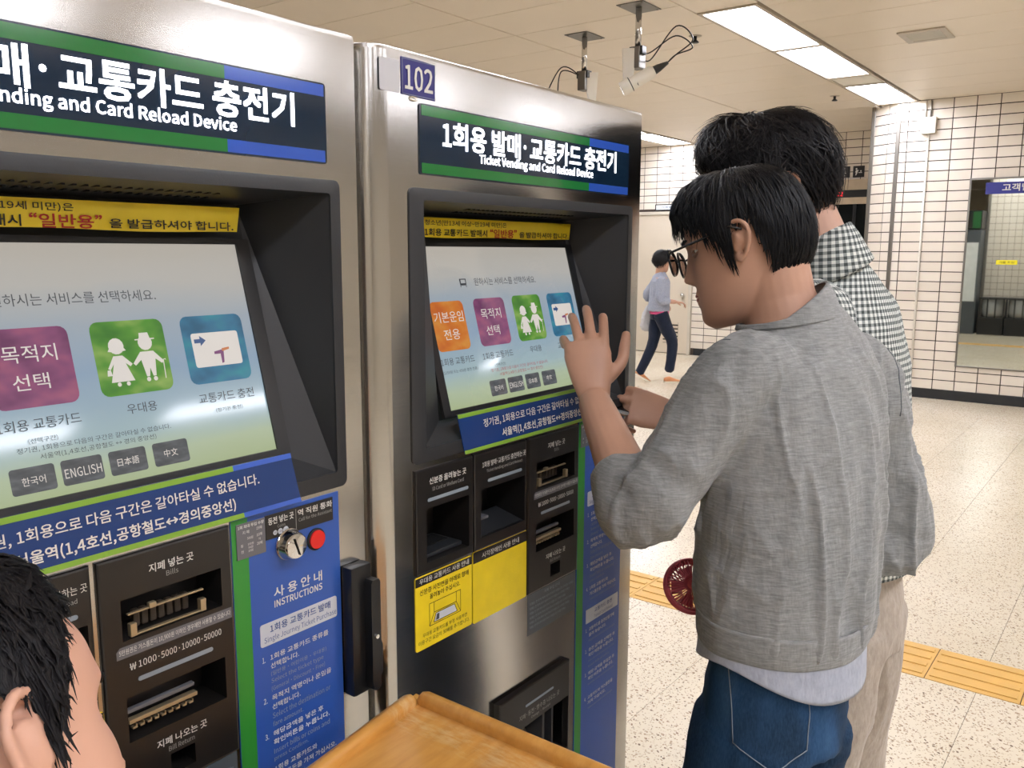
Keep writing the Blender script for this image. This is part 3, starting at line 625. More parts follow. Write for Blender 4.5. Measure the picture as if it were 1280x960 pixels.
    lettering([('정기권, 1회용으로 다음의 구간은 갈아타실 수 없습니다.', 0.354, 0.514, 1.4055, 1.4115), ('서울역(1,4호선,공항철도 ↔ 경의 중앙선)', 0.374, 0.495, 1.3975, 1.4035)], MATS['glow_red' if second else 'glow_ink'], sc_, sp_)
    lettering([('기본운임', 0.244, 0.312, 1.4905, 1.507), ('전용', 0.259, 0.296, 1.464, 1.480), ('목적지', 0.357, 0.409, 1.4905, 1.507), ('선택', 0.3625, 0.397, 1.464, 1.4795),
               ('한국어', 0.353, 0.375, 1.376, 1.384), ('ENGLISH', 0.3935, 0.4305, 1.3755, 1.3845), ('日本語', 0.4475, 0.471, 1.377, 1.385), ('中文', 0.500, 0.516, 1.377, 1.385)], MATS['glow_white'], sc_, sp_)
    pg = MB(); yo = 0.0016
    def P(pts, off=yo): pg.add([(x, sy(z, off), z) for x, z in pts], [tuple(range(len(pts)))])
    def dsk(x, z, r, off=yo, n=14): P([(x + r * math.cos(6.283 * k / n), z + r * math.sin(6.283 * k / n)) for k in range(n)], off)
    # old couple pictogram
    dsk(0.4705, 1.4985, 0.0085); P([(0.4625, 1.4965), (0.4605, 1.4935), (0.4665, 1.4925)]); P([(0.4785, 1.4965), (0.4805, 1.4935), (0.4745, 1.4925)])
    P([(0.4655, 1.4885), (0.4755, 1.4885), (0.4850, 1.4790), (0.4825, 1.4765), (0.4775, 1.4805), (0.4845, 1.4615), (0.4585, 1.4615), (0.4645, 1.4805), (0.4600, 1.4745), (0.4575, 1.4760)])
    P([(0.4555, 1.4685), (0.4610, 1.4685), (0.4600, 1.4745), (0.4565, 1.4745)]); dsk(0.4665, 1.4590, .0022); dsk(0.4765, 1.4590, .0022)
    pg.build('pictogram', 'glow_white', sc_); pg = MB()
    dsk(0.5035, 1.5000, 0.0082); P([(0.4925, 1.5030), (0.5150, 1.5030), (0.5150, 1.5042), (0.4925, 1.5042)]); P([(0.4975, 1.5042), (0.5100, 1.5042), (0.5085, 1.5105), (0.4985, 1.5105)])
    P([(0.4960, 1.4905), (0.5110, 1.4905), (0.5215, 1.4790), (0.5190, 1.4765), (0.5120, 1.4820), (0.5095, 1.4640), (0.5060, 1.4640), (0.5040, 1.4730), (0.5020, 1.4640), (0.4985, 1.4640), (0.4955, 1.4820), (0.4885, 1.4765), (0.4860, 1.4790)])
    dsk(0.5000, 1.4610, .0024); dsk(0.5080, 1.4610, .0024); P([(0.5195, 1.4600), (0.5205, 1.4600), (0.5215, 1.4805), (0.5205, 1.4805)]); P([(0.5205, 1.4805), (0.5235, 1.4812), (0.5240, 1.4795), (0.5230, 1.4800)])
    pg.build('pictogram', 'glow_white', sc_); pg = MB()
    # card
    P(rrect(0.5595, 0.6215, 1.4665, 1.5050, 0.003)); pg.build('pictogram', 'glow_white', sc_)
    pg = MB(); P([(0.5625, 1.4985), (0.5700, 1.4985), (0.5700, 1.5020), (0.5775, 1.4965), (0.5700, 1.4905), (0.5700, 1.4940), (0.5625, 1.4940)], .002); pg.build('arrow_mark', 'glow_navy', sc_)
    pg = MB(); P([(0.5855, 1.4830), (0.5985, 1.4850), (0.5965, 1.4700), (0.5935, 1.4690), (0.5935, 1.4800), (0.5855, 1.4800)], .002); pg.build('card_mark', 'glow_violet', sc_)
    pg = MB(); P([(0.5960, 1.4825), (0.6060, 1.4845), (0.6060, 1.4870), (0.5960, 1.4860)], .0022); pg.build('card_mark', 'glow_orange', sc_)
    pg = MB(); P([(0.3205, 1.5430), (0.3225, 1.5430), (0.3215, 1.5455), (0.3345, 1.5455), (0.3335, 1.5430), (0.3355, 1.5430), (0.3360, 1.5560), (0.3200, 1.5560)]); 
    pg.build('train_mark', 'glow_ink', sc_); pg = MB(); P(rrect(.3225, .3335, 1.5490, 1.5545, .001), .002); pg.build('train_window', 'screen_glow', sc_)
    # yellow strip above the display
    ys_ = MB(); xs = [0.2405 + (0.645 - 0.2405) * k / 16 for k in range(17)]
    yy = lambda k: 0.080 - 0.0012 * math.sin(k * 1.1)
    ys_.add([(x if z else x - (0.005 if k == 16 else 0), yy(k), 1.6205 + 0.0295 * z - 0.001 * math.sin(k * .7) * (1 - z)) for z in (0, 1) for k, x in enumerate(xs)], [(k, k + 1, 18 + k, 17 + k) for k in range(16)])
    yst = ys_.build('yellow_notice', 'yellow_paper', T)
    lettering([('청소년(만13세 이상~만19세 미만)은', 0.2425, 0.444, 1.6375, 1.6465, 0.01), ('1회용 교통카드 발매시', 0.2425, 0.392, 1.6225, 1.6335, 0.02), ('을 발급하셔야 합니다.', 0.481, 0.633, 1.6225, 1.6325, 0.02)], MATS['ink_black'], yst, lambda x, z: (x, 0.0782, z))
    lettering([('“일반용”', 0.400, 0.473, 1.6215, 1.6355, 0.02)], MATS['ink_red'], yst, lambda x, z: (x, 0.0782, z), 'red_lettering')
    # blue notice plate below the display
    def ny(z): return 0.0020 - (1.359 - z) * 0.155
    def nq(nm, x0, x1, z0, z1, m, off, par, sk=True):
        s0 = 0.007 * (1.359 - z0) / 0.06; s1 = 0.007 * (1.359 - z1) / 0.06
        return MB().add([(x0 + s0, ny(z0) - off, z0), (x1 + s0, ny(z0) - off, z0), (x1 + s1, ny(z1) - off, z1), (x0 + s1, ny(z1) - off, z1)], [(0, 1, 2, 3)]).build(nm, m, par)
    s0 = [(0.226, ny(1.359), 1.359), (0.645, ny(1.359), 1.359), (0.652, ny(1.299), 1.299), (0.233, ny(1.299), 1.299)]
    npl = MB().add(s0 + [(x, yv + .0015, z) for x, yv, z in s0], [(0, 1, 2, 3), (4, 5, 6, 7), (0, 1, 5, 4), (1, 2, 6, 5), (2, 3, 7, 6), (3, 0, 4, 7)]).build('notice_plate', 'note_blue', T)
    nq('green_band', 0.226, 0.564, 1.3530, 1.359, 'note_green', .0004, npl); nq('green_band', 0.226, 0.564, 1.299, 1.3045, 'note_green', .0004, npl)
    nq('blue_band', 0.564, 0.645, 1.3530, 1.359, 'note_blue_light', .0004, npl); nq('blue_band', 0.564, 0.645, 1.299, 1.3045, 'note_blue_light', .0004, npl)
    lettering([('정기권, 1회용으로 다음 구간은 갈아타실 수 없습니다.', 0.283, 0.596, 1.3305, 1.3445, 0.012), ('서울역(1,4호선,공항철도↔경의중앙선)', 0.326, 0.561, 1.309, 1.3235, 0.02)], MATS['ink_white'], npl, lambda x, z: (x, ny(z) - .0009, z))
    # --- three black slot panels
    def shade(nm, x0, x1, z, par, m='bar_gray', h=0.0048): return MB().prism(rrect(x0, x1, z, z + h, h * .49), -0.0052, -0.0042).build(nm, m, par)
    YF = -0.0045; tx = lambda x, z: (x, YF - 0.0004, z)
    idp = MB(); frame_plate(idp, 0.1285, 0.2545, 1.1385, 1.2935, [(0.150, 0.2445, 1.153, 1.234)], YF, 0.07); idp = idp.build('id_card_panel', 'panel_black', T)
    shade('guide_bar', 0.1525, 0.2425, 1.2440, idp)
    MB().cbox(0.152, 0.2425, 0.008, 0.07, 1.1535, 1.160, 0.002, ).build('card_tray', 'bezel_plastic', idp)
    MB().box(0.160, 0.235, 0.030, 0.064, 1.1602, 1.1615).build('card_guide', 'slot_dark', idp)
    lettering([('신분증 올려놓는 곳', 0.1565, 0.2375, 1.2690, 1.2785, .01)], MATS['ink_white'], idp, tx); lettering([('ID Card or Welfare Card', 0.163, 0.2315, 1.2585, 1.2645)], MATS['ink_dim'], idp, tx, 'small_lettering')
    rlp = MB(); frame_plate(rlp, 0.2575, 0.3935, 1.1385, 1.2935, [(0.2735, 0.3875, 1.1575, 1.2345)], YF, 0.075); rlp = rlp.build('card_reload_panel', 'panel_black', T)
    shade('guide_bar', 0.290, 0.3785, 1.2440, rlp)
    MB().add([(0.2745, 0.000, 1.1585), (0.3865, 0.000, 1.1585), (0.3865, 0.055, 1.172), (0.2745, 0.055, 1.172), (0.2745, 0.0, 1.1580), (0.3865, 0.0, 1.158), (.3865, .055, 1.158), (.2745, .055, 1.158)], [(0, 1, 2, 3), (0, 1, 5, 4), (2, 3, 7, 6)]).build('card_shelf', 'bezel_plastic', rlp)
    MB().cbox(0.290, 0.335, 0.030, 0.052, 1.1685, 1.1735, .001).build('reader_window', 'gray_strip', rlp)
    lettering([('1회용 발매', 0.277, 0.311, 1.2690, 1.2780), ('.', .3130, .3145, 1.2728, 1.2743), ('교통카드 충전하는 곳', 0.3165, 0.3895, 1.2690, 1.2780)], MATS['ink_white'], rlp, tx); lettering([('Ticket Vending and Card Reload', 0.287, 0.379, 1.2585, 1.2650)], MATS['ink_dim'], rlp, tx, 'small_lettering')
    blp = MB(); frame_plate(blp, 0.3995, 0.5525, 1.0215, 1.2935, [(0.4215, 0.5385, 1.2035, 1.2480), (0.4215, 0.5385, 1.0920, 1.1420), (0.466, 0.4955, 1.0345, 1.0575)], YF, 0.045); blp = blp.build('banknote_panel', 'panel_black', T)
    # intake: two metal lips, side tabs and rollers
    MB().cbox(0.432, 0.520, 0.002, 0.006, 1.2265, 1.2285, .0006).cbox(0.455, 0.463, 0.0, 0.006, 1.2270, 1.2330, .001).build('upper_lip', 'slot_metal', blp)
    MB().cbox(0.438, 0.514, -0.002, 0.003, 1.2045, 1.2065, .0006).build('lower_lip', 'slot_metal', blp)
    MB().cbox(0.4315, 0.4385, -0.003, 0.004, 1.2045, 1.2185, .0008).build('side_tab', 'slot_metal', blp); MB().cbox(0.5125, 0.5195, -0.003, 0.004, 1.2045, 1.2185, .0008).build('side_tab', 'slot_metal', blp)
    ro = MB()
    for k in range(7): ro.cbox(0.443 + .0095 * k, 0.4505 + .0095 * k, 0.012, 0.02, 1.207, 1.226, .002, Matrix.Translation((0, 0, 0)))
    tag(ro.build('intake_rollers', 'roller_brown', blp), kind='stuff')
    MB().add([(0.4135, YF - .0006, 1.186), (0.5495, YF - .0006, 1.186), (0.5495, YF - .0006, 1.1985), (0.4175, YF - .0006, 1.1985), (0.4135, YF - .0006, 1.1945)], [(0, 1, 2, 3, 4)]).build('grey_notice', 'gray_strip', blp)
    MB().cbox(0.425, 0.5045, 0.000, 0.008, 1.1090, 1.1135, .0008).build('outlet_lip', 'slot_metal', blp)
    th_ = MB().cbox(0.424, 0.505, 0.006, 0.012, 1.1180, 1.1225, .001)
    th_.build('outlet_cover', 'gray_strip', blp)
    th_ = MB()
    for k in range(9): th_.cbox(0.4285 + .0082 * k, 0.4335 + .0082 * k, 0.000, 0.006, 1.1025 + .0, 1.1048, .0006); th_.cbox(0.4320 + .0082 * k, 0.4335 + .0082 * k, 0.000, 0.006, 1.1030, 1.1075, .0004)
    tag(th_.build('outlet_teeth', 'slot_metal', blp), kind='stuff')
    shade('guide_bar', 0.435, 0.5235, 1.1555, blp)
    lettering([('지폐 넣는 곳', 0.4540, 0.5055, 1.2675, 1.2770, .015), ('₩', .4265, .4340, 1.1705, 1.1780), ('1000', .4364, .4563, 1.1705, 1.1780), ('5000', .4616, .4800, 1.1705, 1.1780), ('10000', .4860, .5080, 1.1705, 1.1780), ('50000', .5130, .5350, 1.1705, 1.1780), ('.', .4583, .4597, 1.1735, 1.1749), ('.', .4823, .4837, 1.1735, 1.1749), ('.', .5098, .5112, 1.1735, 1.1749), ('지폐 나오는 곳', 0.4510, 0.5110, 1.0705, 1.0795, .015)], MATS['ink_white'], blp, tx)
    lettering([('Bills', 0.4730, 0.4870, 1.2590, 1.2650), ('Bill Return', 0.4640, 0.4950, 1.0620, 1.0680)], MATS['ink_dim'], blp, tx, 'small_lettering')
    lettering([('5만원권은 거스름돈이 10,900원 이하인 경우에만 사용할 수 있습니다', 0.4160, 0.5475, 1.1890, 1.1960)], MATS['ink_white'], blp, lambda x, z: (x, YF - .0010, z), 'notice_lettering')
    # grey information sheet under it
    gs_ = MB().box(0.4045, 0.5505, -0.0008, 0.0003, 0.9450, 1.0185).build('information_sheet', 'gray_paper', T)
    lettering([('지폐 투입 안내', 0.452, 0.500, 1.0085, 1.0145)] + [('지폐는 한 장씩 펴서 넣어 주시기 바랍니다 구겨진 지폐는', 0.409, 0.545 - 0.012 * (k % 3), 0.9985 - .0085 * k, 1.0035 - .0085 * k) for k in range(6)], MATS['bar_gray'], gs_, face(0.0012))
    # yellow guides
    for x0, x1, z0, z1, zb in ((0.128, 0.2545, 1.022, 1.1345, 1.1205), (0.2575, 0.3985, 1.020, 1.1375, 1.1185)):
        yg = MB().prism(rrect(x0, x1, z0, z1, 0.0035), -0.0012, 0.0003).build('yellow_guide', 'yellow_paper', T)
        MB().add([(x0 + .0003, -.0015, zb), (x1 - .0003, -.0015, zb), (x1 - .0003, -.0015, z1 - .001), (x0 + .0003, -.0015, z1 - .001)], [(0, 1, 2, 3)]).build('black_heading', 'panel_black', yg)
        if x0 < .2:
            lettering([('우대용 교통카드 사용 안내', x0 + .008, x1 - .008, 1.1230, 1.1315, .01)], MATS['ink_white'], yg, face(.0019), 'heading_lettering')
            lettering([('신분증 사진면을 아래로 향해', 0.137, 0.246, 1.1060, 1.1145, .01), ('올려놓아 주십시오.', 0.158, 0.226, 1.0950, 1.1030, .01), ('우대용 교통카드를 부정 사용하면', 0.142, 0.242, 1.0400, 1.0465), ('이용구간 요금의 30배를 추가합니다.', 0.133, 0.248, 1.0300, 1.0370)], MATS['ink_black'], yg, face(.0016))
            dr_ = MB()
            def seg(a, b, c, d_, wd=.0009):
                L = math.hypot(c - a, d_ - b); nx, nz = -(d_ - b) / L * wd / 2, (c - a) / L * wd / 2
                dr_.add([(a + nx, -.0017, b + nz), (c + nx, -.0017, d_ + nz), (c - nx, -.0017, d_ - nz), (a - nx, -.0017, b - nz)], [(0, 1, 2, 3)])
            for q in ((.157, .0535, .157, .0880), (.157, .0880, .227, .0880), (.227, .0880, .227, .0535), (.157, .0535, .227, .0535), (.167, .0880, .167, .0720), (.217, .0880, .217, .0720), (.167, .0720, .217, .0720), (.157, .0535, .167, .0720), (.227, .0535, .217, .0720), (.166, .0565, .219, .0565), (.166, .0565, .171, .0695), (.219, .0565, .213, .0695), (.171, .0695, .213, .0695)):
                seg(q[0], 1 + q[1], q[2], 1 + q[3])
            dr_.build('card_drawing', 'ink_black', yg)
            MB().add([(.1675, -.00165, 1.0572), (.2175, -.00165, 1.0572), (.2125, -.00165, 1.0688), (.1718, -.00165, 1.0688)], [(0, 1, 2, 3)]).build('card_picture', 'pale_label', yg)
            MB().add([(.171, -.0018, 1.0585), (.178, -.0018, 1.0585), (.1785, -.0018, 1.0675), (.173, -.0018, 1.0675)], [(0, 1, 2, 3)]).build('card_photo', 'gray_paper', yg)
        else:
            lettering([('시각장애인 사용 안내', 0.279, 0.376, 1.1225, 1.1315, .01)], MATS['ink_white'], yg, face(.0019), 'heading_lettering')
            dots = MB()
            for i in range(34):
                for j in range(16):
                    if (i * 7 + j * 13 + i * j) % 5 < 2 or i % 3 == 2: continue
                    x, z = x0 + .008 + .0037 * i, z0 + .010 + .0052 * j; dots.add([(x - .0006, -.0012, z), (x, -.0012, z - .0006), (x + .0006, -.0012, z), (x, -.0012, z + .0006), (x, -.0017, z)], [(0, 1, 4), (1, 2, 4), (2, 3, 4), (3, 0, 4)])
            tag(dots.build('braille_dots', 'yellow_paper', yg), kind='stuff')
    # --- return tray
    rb = MB(); frame_plate(rb, 0.312, 0.5215, 0.6800, 0.8615, [(0.330, 0.517, 0.690, 0.792)], -0.012, 0.06); rb = rb.build('return_tray', 'panel_black', T)
    MB().add([(0.331, 0.058, 0.785), (0.331, -0.008, 0.700), (0.440, -0.008, 0.700), (0.440, 0.058, 0.785)], [(0, 1, 2, 3)]).build('tray_ramp', 'gray_metal', rb)
    MB().cbox(0.440, 0.447, -0.008, 0.058, 0.691, 0.790, .001).cbox(0.475, 0.480, -0.004, 0.058, 0.691, 0.790, .001).build('tray_divider', 'bezel_plastic', rb)
    MB().prism(rrect(0.384, 0.468, 0.8270, 0.8310, .0019), -0.0128, -0.0118).build('guide_bar', 'bar_gray', rb)
    lettering([('지폐', 0.366, 0.383, 0.8080, 0.8175), ('.', .3865, .3880, .8120, .8135), ('동전', 0.391, 0.408, 0.8080, 0.8175), ('.', .4115, .4130, .8120, .8135), ('영수증 나오는 곳', 0.416, 0.487, 0.8080, 0.8175)], MATS['ink_dim'], rb, lambda x, z: (x, -.0126, z)); lettering([('Change · Receipt', 0.400, 0.458, 0.7985, 0.8045)], MATS['ink_dim'], rb, lambda x, z: (x, -.0126, z), 'small_lettering')
    # --- blue instruction strip
    st = MB().box(0.5555, 0.7155, -0.0012, 0.0003, 0.30, 1.2965).build('instruction_strip', 'strip_blue', T)
    MB().add([(0.5560, -.0016, .3005), (.5780, -.0016, .3005), (.5780, -.0016, 1.2960), (.5560, -.0016, 1.2960)], [(0, 1, 2, 3)]).build('green_edge', 'strip_green', st)
    MB().box(0.5620, 0.6015, -.0026, -.0012, 1.2485, 1.2905).build('limits_table', 'gray_strip', st)
    MB().box(0.6020, 0.7045, -.0030, -.0012, 1.2620, 1.2915).build('coin_heading', 'panel_black', st)
    MB().box(0.6460, 0.6466, -.0032, -.0029, 1.2640, 1.2895).build('divider_line', 'ink_dim', st)
    t3 = lambda x, z: (x, -.0034, z)
    lettering([('동전 넣는 곳', 0.6055, 0.6425, 1.2795, 1.2880, .02), ('역 직원 통화', 0.6490, 0.7030, 1.2800, 1.2880, .02)], MATS['ink_white'], st, t3, 'heading_lettering')
    lettering([('Coins', 0.6185, 0.6300, 1.2735, 1.2775), ('Call for the Assistant', 0.6500, 0.7025, 1.2730, 1.2775)], MATS['ink_dim'], st, t3, 'small_lettering')
    cn = MB()
    for k, (x, r) in enumerate(((0.6150, .0030), (0.6225, .0035), (0.6305, .0040))): cn.add([(x + r * math.cos(6.283 * q / 16), -.0033, 1.2685 + r * math.sin(6.283 * q / 16)) for q in range(16)], [tuple(range(16))])
    cn.build('coin_marks', 'pale_label', st); lettering([('50', .6132, .6168, 1.2672, 1.2698), ('100', .6202, .6248, 1.2672, 1.2698), ('500', .6280, .6330, 1.2671, 1.2699)], MATS['ink_black'], st, lambda x, z: (x, -.0036, z), 'coin_numbers')
    lettering([('1회 최대 투입 수량', .5640, .5995, 1.2845, 1.2885, .02), ('지 폐', .5700, .5790, 1.2775, 1.2815), ('15매', .5890, .5965, 1.2785, 1.2825), ('500원', .5760, .5840, 1.2700, 1.2735), ('10매', .5890, .5965, 1.2705, 1.2745),
               ('동', .5670, .5705, 1.2625, 1.2660), ('전', .5670, .5705, 1.2555, 1.2590), ('100원', .5765, .5845, 1.2630, 1.2660), ('50원', .5770, .5835, 1.2590, 1.2620), ('10원', .5770, .5835, 1.2550, 1.2580), ('각', .5915, .5945, 1.2655, 1.2685), ('20매', .5890, .5965, 1.2600, 1.2640)], MATS['ink_white'], st, lambda x, z: (x, -.0030, z), 'table_lettering')
    MB().prism(rrect(0.5890, 0.7075, 1.1315, 1.1595, .003), -.0020, -.0012).build('pale_heading', 'pale_label', st); MB().prism(rrect(0.5905, 0.7085, 0.9005, 0.9280, .001), -.0020, -.0012).build('pale_heading', 'pale_label', st)
    t4 = lambda x, z: (x, -.0024, z)
    lettering([('1회용 교통카드 발매', 0.6030, 0.6960, 1.1465, 1.1560, .02), ('Single Journey Ticket Purchase', 0.5940, 0.7060, 1.1335, 1.1430), ('교통카드 충전', 0.6200, 0.6850, 0.9155, 0.9235, .02), ('Transit Card Reload', .6190, .6870, .9040, .9110)], MATS['ink_blue'], st, t4, 'pale_heading_lettering')
    t5 = lambda x, z: (x, -.0018, z)
    a = .0072
    big = [('사 용 안 내', 0.6110, 0.6845, 1.1875, 1.2005, .02), ('INSTRUCTIONS', 0.6110, 0.6845, 1.1755, 1.1840, .03)]
    L1 = [('1.', .5905, .5945, 1.1115), ('1회용 교통카드 종류를', .602, .692, 1.1115), ('선택합니다.', .602, .6445, 1.1005), ('2.', .5900, .5950, 1.0590), ('목적지 역명이나 운임을', .602, .695, 1.0590), ('선택합니다.', .602, .6445, 1.0475),
          ('3.', .5900, .5950, 1.0125), ('해당금액을 넣은 후', .602, .680, 1.0125), ('확인버튼을 누릅니다.', .602, .690, 1.0010), ('4.', .5900, .5950, .9655), ('1회용 교통카드와', .602, .668, .9655), ('거스름돈을 가져 가십시오.', .602, .700, .9540),
          ('1.', .5905, .5945, .8830), ('교통카드를 충전단말기에', .602, .695, .8830), ('올려 놓습니다.', .602, .665, .8715), ('2.', .5900, .5950, .8410), ('충전 금액을 선택한 후', .602, .700, .8410), ('확인 버튼을 누릅니다.', .602, .695, .8300),
          ('3.', .5900, .5950, .7930), ('해당 금액을 투입한 후', .602, .700, .7930), ('확인 버튼을 누릅니다.', .602, .695, .7820), ('4.', .5900, .5950, .7430), ('교통카드와 거스름돈을', .602, .695, .7430), ('가져 가십시오.', .602, .668, .7320)]
    lettering(big + [(t, x0, x1, z, z + a, .015) for t, x0, x1, z in L1], MATS['ink_white'], st, t5, 'instruction_lettering')
    L2 = [('(일반용·어린이용·우대용)', .602, .688, 1.0905, .0065), ('Select the ticket type', .602, .683, 1.0805, .0075), ('(General·Discount·Free)', .602, .685, 1.0705, .0075), ('Select the destination or', .602, .693, 1.0360, .0075), ('fare amount.', .602, .648, 1.0255, .0065),
          ('Insert bills or coins and', .602, .690, .9895, .0070), ('press Confirm.', .602, .655, .9790, .0070), ('Take your ticket and change.', .602, .700, .9430, .0065), ('Place the card on the reader.', .602, .700, .8610, .0055), ('Select the amount and press Confirm.', .602, .700, .8190, .0055), ('Insert bills or coins.', .602, .680, .8090, .005),
          ('Insert the money and press Confirm.', .602, .700, .7710, .0055), ('Take your card and change.', .602, .695, .7210, .0055)]
    lettering([(t, x0, x1, z, z + h) for t, x0, x1, z, h in L2], MATS['bar_gray'], st, t5, 'small_lettering')
    # chrome coin slot, red button
    cs = MB().lathe([(.001, -.001), (.0195, -.001), (.0195, -.004), (.0175, -.006), (.0165, -.016), (.0145, -.0185), (.001, -.0205)], (0.6345, 0, 1.2490), 'Y', 32).build('coin_slot', 'chrome', st, 'auto')
    q = MB(); pth = [(0.6345 - .0040 + .0035 * k / 8 + .0035 * (k / 8) ** 2, -.0212 + .0012 * abs(k - 4) / 4, 1.2490 + .0105 - .021 * k / 8) for k in range(9)]
    q.tube(pth, .0011, 6).build('coin_slit', 'slot_dark', cs)
    MB().lathe([(.001, -.001), (.0140, -.001), (.0140, -.003), (.0125, -.004), (.001, -.004)], (0.6770, 0, 1.2435), 'Y', 32).build('button_ring', 'black_matte', st, 'auto')
    MB().lathe([(.001, -.004), (.0118, -.004), (.0115, -.0058), (.001, -.0065)], (0.6770, 0, 1.2435), 'Y', 32).build('call_button', 'red_button', st, 'auto')
    # lock handle
    hd = MB().cbox(0.7175, 0.7530, -0.020, 0.0, 1.0180, 1.1955, .004).build('lock_handle', 'black_plastic', T, 'auto')
    gp = MB(); pts = [(.7385, 1.035), (.7385, 1.172), (.7415, 1.176), (.7520, 1.176), (.7545, 1.172), (.7545, 1.090), (.7570, 1.084), (.7570, 1.046), (.7530, 1.040), (.7530, 1.026), (.7480, 1.022), (.7415, 1.024)]
    gp.prism(pts, -0.034, -0.019).build('grip', 'black_plastic', hd, 'auto'); MB().lathe([(.001, -.036), (.003, -.036), (.003, -.033), (.001, -.033)], (.7465, 0, 1.098), 'Y', 10).build('lock_pin', 'chrome', hd)
    for k in range(2): MB().cbox(XR - .004, XR + .0015, 0.02, 0.05, 0.4 + 1.0 * k, 0.48 + 1.0 * k, .002).build('hinge', 'dull_steel', T)
    return T
mach1 = make_machine('steel ticket vending machine without a number sticker, a man bending at its slots', False)
mach2 = make_machine('stainless steel ticket vending machine numbered 102, used by the boy in grey', True)
mach2.location = (0.7265, 0, 0)
# number sticker and tape only on the second machine
nb = MB().add([(x, -.0008 - .0006 * math.sin(k * 2.1), z) for k, (x, z) in enumerate([(.115, 1.802), (.148, 1.8015), (.181, 1.801), (.181, 1.848), (.148, 1.849), (.115, 1.849)])], [(0, 1, 4, 5), (1, 2, 3, 4)]).build('number_sticker', 'number_purple', mach2)
bd = MB()
for a_, b_, c_, d_ in ((.1165, .1795, 1.8025, 1.8032), (.1165, .1795, 1.8468, 1.8475), (.1165, .1172, 1.8025, 1.8475), (.1788, .1795, 1.8025, 1.8475)): bd.add([(a_, -.0018, c_), (b_, -.0018, c_), (b_, -.0018, d_), (a_, -.0018, d_)], [(0, 1, 2, 3)])
bd.build('border_line', 'bar_gray', nb)
lettering([('102', .1215, .1745, 1.8095, 1.8400, .02)], MATS['ink_white'], nb, face(.0020), 'number', 0.0)
MB().prism(rrect(.076, .1125, 1.8025, 1.8425, .003), -.0010, .0).build('grey_tape', 'tape', mach2)
MB().tube([(.131, -.001, 1.7985), (.1335, -.002, 1.8010), (.142, -.0025, 1.8005), (.1455, -.001, 1.7975), (.140, -.0025, 1.7960), (.133, -.002, 1.7965), (.131, -.001, 1.7985)], .0007, 6).build('tape_curl', 'slot_metal', mach2)

# ------------------------------------------------------------------ wooden table with rails
tb = thing('wooden_table', 'orange varnished wooden table with raised rails, in front of the ticket machines', 'table', (0.800, -0.052, 0))
L1d = Vector((-math.cos(math.radians(8)), -math.sin(math.radians(8)), 0)); L2d = Vector((0, -1, 0)); ZB = 1.0
c0 = Vector((0, 0, 0)); q1 = L1d * 0.44; q2 = L2d * 0.50; q3 = q1 + L2d * 0.46
b = MB(); poly = [c0, q1, q3, q2]
def ext(poly, z0, z1): 
    n = len(poly); return [(p.x, p.y, z0) for p in poly] + [(p.x, p.y, z1) for p in poly], [tuple(range(n - 1, -1, -1)), tuple(range(n, 2 * n))] + [(i, (i + 1) % n, (i + 1) % n + n, i + n) for i in range(n)]
b.add(*ext(poly, ZB - .022, ZB)); b.build('table_top', 'varnished_wood', tb)
def rail(nm, a, d, ln, side):
    t_ = MB(); a = Vector(a); n_ = Vector((-d.y, d.x, 0)) * side
    prof = [(0, 0), (0.0, 0.010), (0.003, 0.0145), (0.010, 0.017), (0.017, 0.0145), (0.020, 0.010), (0.020, 0)]
    st_ = [(0, .6), (0.004, .9), (0.010, 1)] + [(ln - .01, 1), (ln, .8)]
    vs = []
    for s_, k in st_:
        for u, v in prof: vs.append(a + d * s_ + n_ * (0.010 + (u - 0.010) * k) + Vector((0, 0, ZB - .001 + v * k)))
    m_ = len(prof); t_.add(vs, [(i * m_ + j, i * m_ + j + 1, (i + 1) * m_ + j + 1, (i + 1) * m_ + j) for i in range(len(st_) - 1) for j in range(m_ - 1)] + [tuple(range(m_)), tuple((len(st_) - 1) * m_ + j for j in range(m_))])
    return t_.build(nm, 'varnished_wood', tb, 'auto')
rail('rail', L1d * 0.022, L1d, 0.40, 1); rail('rail', L2d * 0.018, L2d, 0.46, -1)
ap = MB()
for p, q in ((c0, q1), (q1, q3), (q3, q2), (q2, c0)):
    cen = (c0 + q1 + q2 + q3) / 4; i_ = lambda v, f: v + (cen - v).normalized() * f
    a1, b1, a2, b2 = i_(p, .03), i_(q, .03), i_(p, .055), i_(q, .055); ap.add(*ext([a1, b1, b2, a2], ZB - .12, ZB - .0215))
ap.build('apron', 'varnished_wood', tb)
for p in poly:
    p_ = p + (cen - p).normalized() * 0.06; MB().cbox(p_.x - .02, p_.x + .02, p_.y - .02, p_.y + .02, 0, ZB - .022, .004).build('leg', 'varnished_wood', tb)
